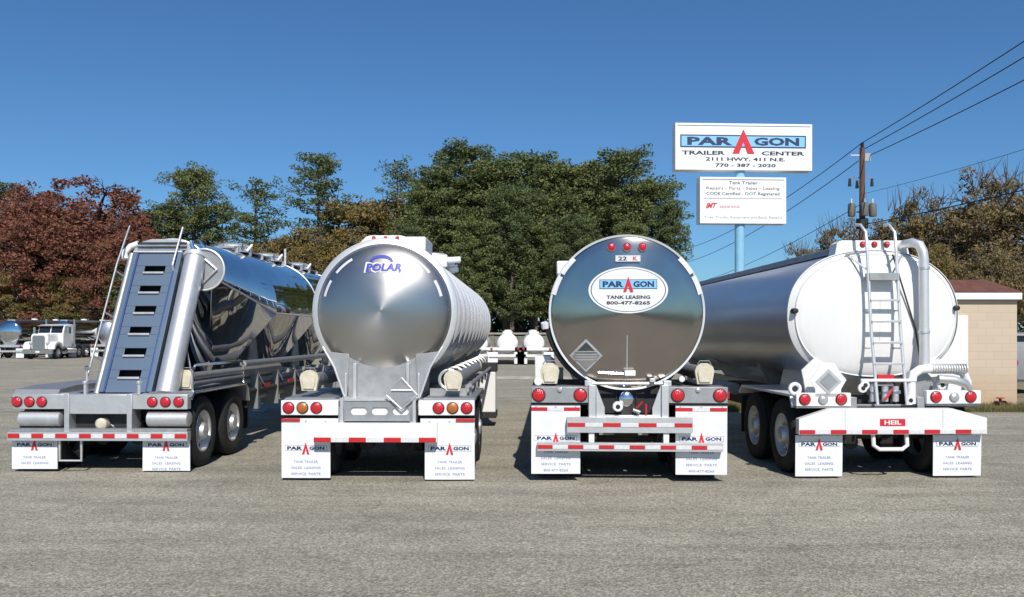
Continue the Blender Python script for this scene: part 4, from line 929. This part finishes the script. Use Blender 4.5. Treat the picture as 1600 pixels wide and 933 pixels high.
# ------------------------------------------------------------------ utility pole and wires
UP = thing('utility_pole', (18.2,45,0), 0, 'brown wooden utility pole with three transformers and insulators', 'utility pole')
p = MB(); p.tube([(0,0,0),(0,0,11.6)], [0.20,0.13], creosote, 14); p.build('pole', UP)
transf = pm('transformer_paint', (0.16,0.15,0.13), 0.6, 0, 0.3, 5)
for x, y in ((-0.55,0),(0.0,-0.30),(0.55,0)):
    t = MB(); t.lathe([(0.0005,8.0),(0.17,8.02),(0.19,8.08),(0.19,8.62),(0.15,8.70),(0.0005,8.74)], transf, (x,y,0), 'z', 18, caps=False); t.tube([(x,y,8.72),(x,y,8.95)],0.03,white,8); t.build('transformer', UP)
t = MB(); t.box(-0.6,0.6,0.15,0.22,8.25,8.31,grey_steel); t.box(-0.62,0.62,0.15,0.19,10.05,10.09,grey_steel); t.tube([(0,0,7.4),(0,0.0,7.9)],0.3,black,10); t.build('crossarm', UP)
for x, z in ((-0.58,9.8),(-0.2,9.7),(0.58,9.8)): t = MB(); t.tube([(x,0.17,z-0.18),(x,0.17,z+0.22)],[0.09,0.06],black,10); t.build('insulator', UP)
t = MB(); t.tube([(0,0,11.6),(0,0,11.85)],0.09,black,10); t.build('pole_cap', UP); t = MB(); t.box(0.1,0.42,-0.05,0.05,10.9,11.3,alu_dull); t.build('switch_box', UP); t = MB(); t.tube([(-0.6,0,11.2),(-0.1,0,11.2)],0.03,white,8); t.build('insulator', UP)
def wire(a, b, sag, label, r=0.013):
    pts = []; n = 24
    for i in range(n+1): t = i/n; q = Vector(a).lerp(Vector(b), t); q.z -= sag*4*t*(1-t); pts.append(q)
    mb = MB(); mb.tube(pts, r, black, 5); o = mb.build('power_line'); tag(o, label, 'power line', 'power lines strung from the utility pole'); return o
a0 = (18.2,45,11.85)
wire(a0, (17.6,6,13.6), 0.35, 'topmost power line running to the upper right corner', 0.022)
wire((18.35,45,11.55), (18.5,6,13.3), 0.35, 'second power line down, running to the upper right', 0.022)
wire((18.6,45,11.2), (18.6,6,11.9), 0.35, 'third power line down on the right side of the pole', 0.022)
wire((18.25,45,9.2), (18.6,6,8.6), 0.5, 'thin power line midway up, crossing the sky above the brown trees', 0.010)
wire((18.25,45,7.6), (18.4,6,7.1), 0.4, 'lowest thick line passing in front of the brown trees', 0.026)
wire(a0, (17.6,115,13.0), 2.0, 'upper power line dropping left from the pole behind the sign', 0.022)
wire((18.0,45,10.9), (16.6,115,11.0), 2.0, 'middle power line dropping left from the pole behind the sign', 0.022)
wire((18.2,45,8.7), (16.6,115,8.0), 1.6, 'lowest power line left of the pole, close above the silver tank', 0.018)

# ------------------------------------------------------------------ block building
B = thing('block_building', (13.6,22.6,0), 0.0, 'small tan block building with white door and brown shingle roof', 'building')
wl = MB(); wl.prism([(-3.4,0),(-0.42,0),(-0.42,7.0),(-3.4,7.0)], 0, 2.78, block, 'z'); wl.build('wall', B)
fa = MB(); fa.box(-3.6,-0.36,-0.14,7.1,2.79,2.98,white); fa.build('fascia', B, bevel=0.01)
rf = MB(); z0 = 2.985; rf.add([(-3.62,-0.16,z0),(-0.34,-0.16,z0),(-0.34,7.1,z0),(-3.62,7.1,z0),(-3.1,0.5,z0+0.36),(-0.95,0.5,z0+0.36),(-0.95,6.5,z0+0.36),(-3.1,6.5,z0+0.36)], [(0,1,5,4),(1,2,6,5),(2,3,7,6),(3,0,4,7),(4,5,6,7),(0,3,2,1)], shingle); rf.build('roof', B, smooth=False)
dr = MB(); dr.box(-2.9,-1.72,-0.05,0.02,0.05,2.38,white); dr.box(-2.84,-1.78,-0.065,-0.051,0.1,2.32,sign_white); do = dr.build('door', B, bevel=0.006)
kn = MB(); kn.lathe([(0.0005,-0.13),(0.035,-0.12),(0.02,-0.07)], chrome, (-2.74,0,1.05), 'y', 12, caps=False); kn.build('handle', do)
van = thing('parked_van', (16.6,27.2,0), 0, 'dark van beyond the tan building, cut by the right edge', 'van')
vb = MB(); vb.prism([(0,0.4),(0.0,1.2),(0.25,1.95),(4.4,2.0),(4.8,1.2),(4.8,0.4)], -0.95, 0.95, grey_steel, 'x'); vb.build('body', van, bevel=0.08)
vg = MB(); vg.add([(-0.8,0.02,1.25),(0.8,0.02,1.25),(0.75,0.215,1.85),(-0.75,0.215,1.85)],[(0,1,2,3)],glass_dark); vg.build('rear_window', van, smooth=False)
for s_ in (-1,1):
    light(van, s_*0.8, 0, 1.0, 0.09, lens_red)
    for y in (0.9,3.8): t = MB(); t.lathe([(0.18,-0.1),(0.33,-0.1),(0.34,0),(0.33,0.1),(0.18,0.1)], rubber, (s_*0.88,y,0.34), 'x', 24); t.build('wheel', van)

# ------------------------------------------------------------------ vegetation
def leaves(mb, c, rx, rz, n, size, m, flat=0.0):
    """n small leaf faces scattered in an ellipsoid."""
    for _ in range(n):
        while True:
            p = Vector((random.uniform(-1,1), random.uniform(-1,1), random.uniform(-1,1)))
            if p.length < 1: break
        q = Vector((c[0]+p.x*rx, c[1]+p.y*rx, c[2]+p.z*rz)); s = size*random.uniform(0.6,1.3)
        a = Vector((random.gauss(0,1), random.gauss(0,1), random.gauss(0,1)*(1-flat))).normalized()
        b = a.cross(Vector((random.gauss(0,1), random.gauss(0,1), random.gauss(0,1)))).normalized()
        mb.v += [q-a*s*0.5-b*s*0.22, q+a*s*0.5-b*s*0.10, q+a*s*0.45+b*s*0.22, q-a*s*0.4+b*s*0.25]
        k = len(mb.v); mb.f.append([k-4,k-3,k-2,k-1]); mb.m.append(mb.mi(m))
def pine_mesh(seed, H, wdt, base, m, dens=1.0, round_=0.5):
    random.seed(seed); cr = MB(); tr = MB()
    lean = [random.uniform(-0.3,0.3), random.uniform(-0.3,0.3)]
    tr.tube([(lean[0]*t*t, lean[1]*t*t, H*t) for t in [i/8 for i in range(9)]], [0.26*(1-t/8*0.85) for t in range(9)], bark_pine, 8)
    z = base*H; 
    while z < H*0.985:
        t = (z-base*H)/(H*(1-base)); env = wdt*(math.sin(PI*min(1,(0.10+0.84*t))**1.05)**0.62)*random.uniform(0.72,1.12)
        if t > 0.9: env = max(env, wdt*0.25)
        nb = random.randint(5,7); a0_ = random.uniform(0,6.28)
        for k in range(nb):
            if random.random() > 0.88*dens+0.12: continue
            a = a0_+2*PI*k/nb+random.uniform(-0.35,0.35); L_ = env*random.uniform(0.55,1.12)
            rise = L_*random.uniform(0.05,0.45)
            p0 = Vector((lean[0]*(z/H)**2, lean[1]*(z/H)**2, z)); p1 = p0+Vector((L_*math.cos(a), L_*math.sin(a), rise)); pm_ = (p0+p1)/2+Vector((0,0,-0.05*L_))
            tr.tube([p0,pm_,p1], [0.055,0.035,0.012], bark_pine, 4, caps=False)
            for u in ((1.0,0.68,0.4) if L_ > 1.5 else (1.0,0.5)):
                q = p0.lerp(p1, u)+Vector((random.gauss(0,0.18), random.gauss(0,0.18), random.gauss(0.05,0.15)))
                leaves(cr, q, random.uniform(0.45,0.85), random.uniform(0.28,0.5), int(40*dens+12), 0.22, m, 0.1)
        z += random.uniform(0.55,0.85)*(1.0 if t < 0.8 else 0.6)
    leaves(cr, (lean[0],lean[1],H), 0.5, 0.5, 40, 0.28, m)
    return cr, tr
def oak_mesh(seed, H, wdt, base, m, dens=1.0, twig=0):
    random.seed(seed); cr = MB(); tr = MB()
    tr.tube([(0,0,0),(0.1,0,H*0.2),(0,0.1,H*0.45),(0.1,0,H*0.8)], [0.42,0.32,0.22,0.06], bark, 8)
    nb = 22
    for k in range(nb):
        z = H*(base+(0.92-base)*k/nb); a = k*2.4+random.uniform(-0.4,0.4); t = (z/H-base)/(1-base)
        env = wdt*math.sin(PI*(0.22+0.72*t))**0.6; p0 = Vector((0,0,z*0.82)); p1 = Vector((env*math.cos(a), env*math.sin(a), z+H*0.06*random.random()))
        mid = p0.lerp(p1,0.5)+Vector((0,0,0.4))
        p1 = p0.lerp(p1, 0.85); tr.tube([p0,mid,p1], [0.12,0.07,0.02], bark, 5, caps=False)
        for j in range(5):
            q = p1 + Vector((random.gauss(0,0.6), random.gauss(0,0.6), random.gauss(0.1,0.4))); tr.tube([mid.lerp(p1,random.random()), q], [0.03,0.008], bark, 4, caps=False)
    N = int(150*dens)
    for k in range(N):
        while True:
            p = Vector((random.uniform(-1,1), random.uniform(-1,1), random.uniform(-1,1)))
            if 0.35 < p.length < 1 and mnoise.noise(Vector((p.x*3.1+seed*1.7, p.y*3.1, p.z*4.2))) > -0.10: break
        lump = 0.85+0.35*mnoise.noise(Vector((p.x*1.7+seed, p.y*1.7, p.z*1.7)))
        zc = H*(base+1)/2; q = Vector((p.x*wdt*lump, p.y*wdt*lump, zc+p.z*lump*H*(1-base)/2*0.98))
        leaves(cr, q, random.uniform(0.45,0.85), random.uniform(0.28,0.5), random.randint(44,74), 0.21, m)
    if twig:
        for k in range(twig):
            a = random.uniform(0,6.28); rr = wdt*random.uniform(0.1,0.8); z = H*(0.88+0.04*random.random())
            p = Vector((rr*math.cos(a)*0.8, rr*math.sin(a)*0.8, z)); 
            for j in range(3): tr.tube([p, p+Vector((random.gauss(0,0.7), random.gauss(0,0.7), random.uniform(0.6,1.9)))], [0.035,0.010], bark, 4, caps=False)
    return cr, tr
def bake(cr, tr):
    a = cr.build('crown', smooth=False, recalc=False); b = tr.build('trunk'); da, db = a.data, b.data
    bpy.data.objects.remove(a); bpy.data.objects.remove(b); return da, db
KINDS = {
 'pa': bake(*pine_mesh(11, 18, 3.1, 0.40, pine_leaf, 1.1)), 'pb': bake(*pine_mesh(12, 18, 3.4, 0.36, pine_leaf2, 1.2)),
 'pc': bake(*pine_mesh(13, 18, 2.9, 0.42, pine_leaf, 0.75)), 'pd': bake(*pine_mesh(14, 18, 3.6, 0.22, pine_leaf, 1.3)),
 'pe': bake(*pine_mesh(15, 18, 3.3, 0.30, pine_leaf2, 1.3)), 'ps': bake(*pine_mesh(16, 18, 2.7, 0.55, pine_leaf, 0.55)),
 'ra': bake(*oak_mesh(21, 13, 5.0, 0.14, red_leaf, 2.8)), 'rb': bake(*oak_mesh(22, 13, 4.6, 0.12, red_leaf, 2.7)),
 'ba': bake(*oak_mesh(23, 12, 4.2, 0.12, brown_leaf, 2.3, 16)), 'bb': bake(*oak_mesh(24, 12, 4.6, 0.10, brown_leaf, 2.4, 3)),
 'oa': bake(*oak_mesh(25, 12, 3.6, 0.10, orange_leaf, 2.0, 0)), 'ob': bake(*oak_mesh(26, 12, 4.0, 0.08, orange_leaf, 2.1, 0)),
}
random.seed(99)
def tree(kind, px, top, Y, label, wf=1.0, rz=None):
    """px: bearing of the trunk in photo pixels, top: height of the crown tip in photo pixels, Y: distance in metres."""
    X = (px-800)/1353*Y; Hh = 1.88+(523-top)/1353*Y; cr, tr = KINDS[kind]
    base = 18.2 if kind[0] == 'p' else 12.4 if kind[0] == 'r' else 11.6
    s = Hh/base; nm = 'pine_tree' if kind[0] == 'p' else 'broadleaf_tree'
    e = thing(nm, (X,Y,0), rz if rz is not None else random.uniform(0,6.28), label, 'tree', {'p':'pine trees behind the lot','r':'rust-leaved trees at the left','b':'brown-leaved trees at the right','o':'autumn trees among the pines'}[kind[0]])
    ws = s*wf*(1.22 if kind[0] == 'p' else 1.12)
    for n_, d_ in (('crown', cr), ('trunk', tr)):
        o = bpy.data.objects.new(n_, d_); scene.collection.objects.link(o); o.parent = e; o.scale = (ws, ws, s)
    return e
TREES = [
 ('pa',-8,288,92,'dark pine at the left edge behind the rust-leaved oak',1.0),
 ('rb',40,300,86,'rust-red oak at the far left edge of the photo',1.15),
 ('ra',150,284,88,'big rust-red oak left of the slanted step panel',1.25),
 ('ra',92,318,82,'rust-brown oak filling between the two big red oaks',1.05),
 ('rb',195,345,80,'lower rust-red tree just left of the step panel rail',0.9),
 ('pa',262,322,90,'short round pine in the gap right of the red oaks',1.1),
 ('pb',305,264,88,'tall pointed pine above the hopper trailer panel',0.80),
 ('pc',345,322,92,'ragged low pine between the pointed and the sparse pine',1.0),
 ('ps',398,282,86,'sparse open-crowned pine above the hopper trailer tank',1.15),
 ('oa',350,365,84,'yellow-brown tree low behind the hopper trailer hatches',1.0),
 ('ob',432,362,86,'olive-brown low tree between the sparse and the tall pine',0.95),
 ('pc',497,246,84,'tall full pine standing clear left of the ringed tanker',0.98),
 ('oa',480,372,80,'orange-tinged low tree beneath the tall lone pine',0.8),
 ('oa',578,286,86,'orange-brown tree just right of the tall lone pine',1.15),
 ('ob',540,345,80,'olive low tree behind the left shoulder of the ringed tanker',0.9),
 ('ps',620,254,88,'thin grey-green pine rising between orange tree and pine wood',0.9),
 ('pe',665,292,82,'bushy pine at the left end of the pine wood',1.0),
 ('pa',720,226,86,'tallest pine, peak of the pine wood above the ringed tanker',1.1),
 ('pd',690,262,84,'broad pine just left of the tallest pine',0.95),
 ('pb',765,256,84,'pine just right of the tallest pine',1.0),
 ('pd',800,290,78,'front pine over the gap between the two middle tankers',0.9),
 ('pc',790,252,84,'slender pine crown just left of the gap between the tankers',1.1),
 ('pa',832,240,86,'tall pine above the gap between the two middle tankers',1.05),
 ('pe',880,254,84,'leafy pine left of the mirror tanker top',1.05),
 ('pb',925,256,86,'pine directly above the left half of the mirror tanker',1.05),
 ('pa',972,236,86,'tall dense pine above the mirror tanker',1.0),
 ('pe',1020,280,82,'round pine above the right half of the mirror tanker',0.95),
 ('pa',1046,318,80,'rightmost pine of the wood, beside the sign boards',0.72),
 ('pd',745,285,90,'back-row pine filling behind the tallest pine',1.1),
 ('pd',865,275,90,'back-row pine deep in the middle of the wood',1.2),
 ('pd',945,285,90,'back-row pine behind the tall dense pine',1.2),
 ('pe',795,305,90,'back-row light pine behind the gap',1.2),
 ('pe',740,340,76,'lower pine in front, above the rings of the ringed tanker',0.95),
 ('pd',900,335,76,'lower front pine left of the mirror tanker',0.9),
 ('pe',990,345,76,'lower front pine hidden mostly by the mirror tanker',0.9),
 ('ob',470,345,82,'yellow-green tree beside the foot of the tall lone pine',0.95),
 ('ob',385,368,80,'olive low tree under the sparse open-crowned pine',1.0),
 ('pd',640,350,77,'lower front pine directly behind the ringed tanker crest',0.9),
 ('pe',838,350,79,'low bushy pine at the centre of the wood',0.95),
 ('ba',1312,352,62,'grey-brown bare-topped tree left of the utility pole',0.62),
 ('ob',20,415,80,'low olive tree beneath the leftmost rust-red oak',1.1),
 ('ob',112,425,80,'low yellow-olive tree above the distant white truck',1.1),
 ('pe',205,405,79,'low dark green pine behind the foot of the step panel rail',1.3),
 ('ob',300,395,78,'low olive tree hidden mostly by the step panel',1.1),
 ('ba',1250,385,66,'low grey-brown tree far left of the utility pole over the silver tank',0.6),
 ('bb',1385,330,60,'brown tree just right of the utility pole',0.75),
 ('ba',1440,308,58,'brown tree with bare twigs, second right of the utility pole',0.75),
 ('bb',1500,298,56,'dense brown tree behind the white tanker pipe',0.75),
 ('ba',1556,274,54,'tallest brown tree, bare twiggy top near the right edge',0.85),
 ('bb',1615,298,52,'brown tree cut by the right edge of the photo',0.95),
 ('bb',1350,365,57,'low brown tree behind the white tanker ladder',0.65),
 ('ob',1460,370,50,'low olive-brown tree above the building roof',0.75),
 ('bb',1550,375,46,'low brown tree right behind the building roof',0.75),
]
for a in TREES: tree(*a)
# understorey
def under(name, x0, x1, y0, y1, h, n, m, label, size=0.34):
    mb = MB()
    for _ in range(n):
        x = random.uniform(x0,x1); y = random.uniform(y0,y1); hh = h*random.uniform(0.4,1.1)
        leaves(mb, (x,y,hh*0.45), random.uniform(0.6,1.2), hh*0.55, 60, size, m)
    return tag(mb.build(name, smooth=False, recalc=False), label, 'undergrowth', None, 'stuff')
random.seed(5)
under('undergrowth', -62, -18, 86, 92, 3.2, 230, orange_leaf, 'yellow and orange undergrowth below the rust-red oaks')
under('undergrowth', -20, 16, 87, 94, 3.0, 150, brown_leaf, 'brown undergrowth between the pine trunks')
under('undergrowth', -64, 20, 96, 104, 8.0, 330, pine_leaf, 'dark wood seen deep behind the pine trunks', 0.6)
under('undergrowth', 18, 46, 50, 62, 3.6, 170, brown_leaf, 'brown undergrowth behind the tan building')
# grass by the building and the sign
gm = MB()
def tuft(x, y, h):
    for _ in range(9):
        a = random.uniform(0,6.28); r = random.uniform(0,0.06); lx = random.gauss(0,0.05); ly = random.gauss(0,0.05); s = 0.009
        k = len(gm.v); gm.v += [Vector((x+r*math.cos(a)-s,y+r*math.sin(a),0)), Vector((x+r*math.cos(a)+s,y+r*math.sin(a),0)), Vector((x+r*math.cos(a)+lx,y+r*math.sin(a)+ly,h*random.uniform(0.6,1.2)))]
        gm.f.append([k,k+1,k+2]); gm.m.append(gm.mi(grass_leaf))
for _ in range(2600):
    x = random.uniform(5.0,16.5); y = 21.0+random.random()**1.6*2.6
    if x > 10.1 and y > 22.5: y = 22.5-random.random()**2*1.2
    tuft(x, y, random.uniform(0.05,0.20))
for _ in range(900): tuft(random.uniform(5.5,10), random.uniform(23,30), random.uniform(0.06,0.22))
tag(gm.build('grass', smooth=False, recalc=False), 'dry green grass along the verge by the building and sign', 'grass', None, 'stuff')
# rusty valve left on the grass
rust = pm('rust', (0.12,0.045,0.03), 0.85, 0.2, 0.4, 20)
HV = thing('old_valve', (12.35,21.9,0), 0.4, 'small rusty valve fitting lying in the grass before the tan building', 'valve')
v_ = MB(); v_.tube([(-0.12,0,0.10),(0.12,0,0.10)],0.07,rust,12); v_.tube([(-0.15,0,0.10),(-0.12,0,0.10)],0.11,rust,14); v_.tube([(0.12,0,0.10),(0.15,0,0.10)],0.11,black,14); v_.tube([(0,0,0.1),(0,0,0.27)],0.035,rust,10); v_.build('body', HV)
v_ = MB(); v_.tube([(0.09*math.cos(t),0.09*math.sin(t),0.28) for t in [2*PI*k/14 for k in range(15)]],0.014,ink_red,6,caps=False); v_.tube([(-0.09,0,0.28),(0.09,0,0.28)],0.01,rust,6); v_.build('hand_wheel', HV)
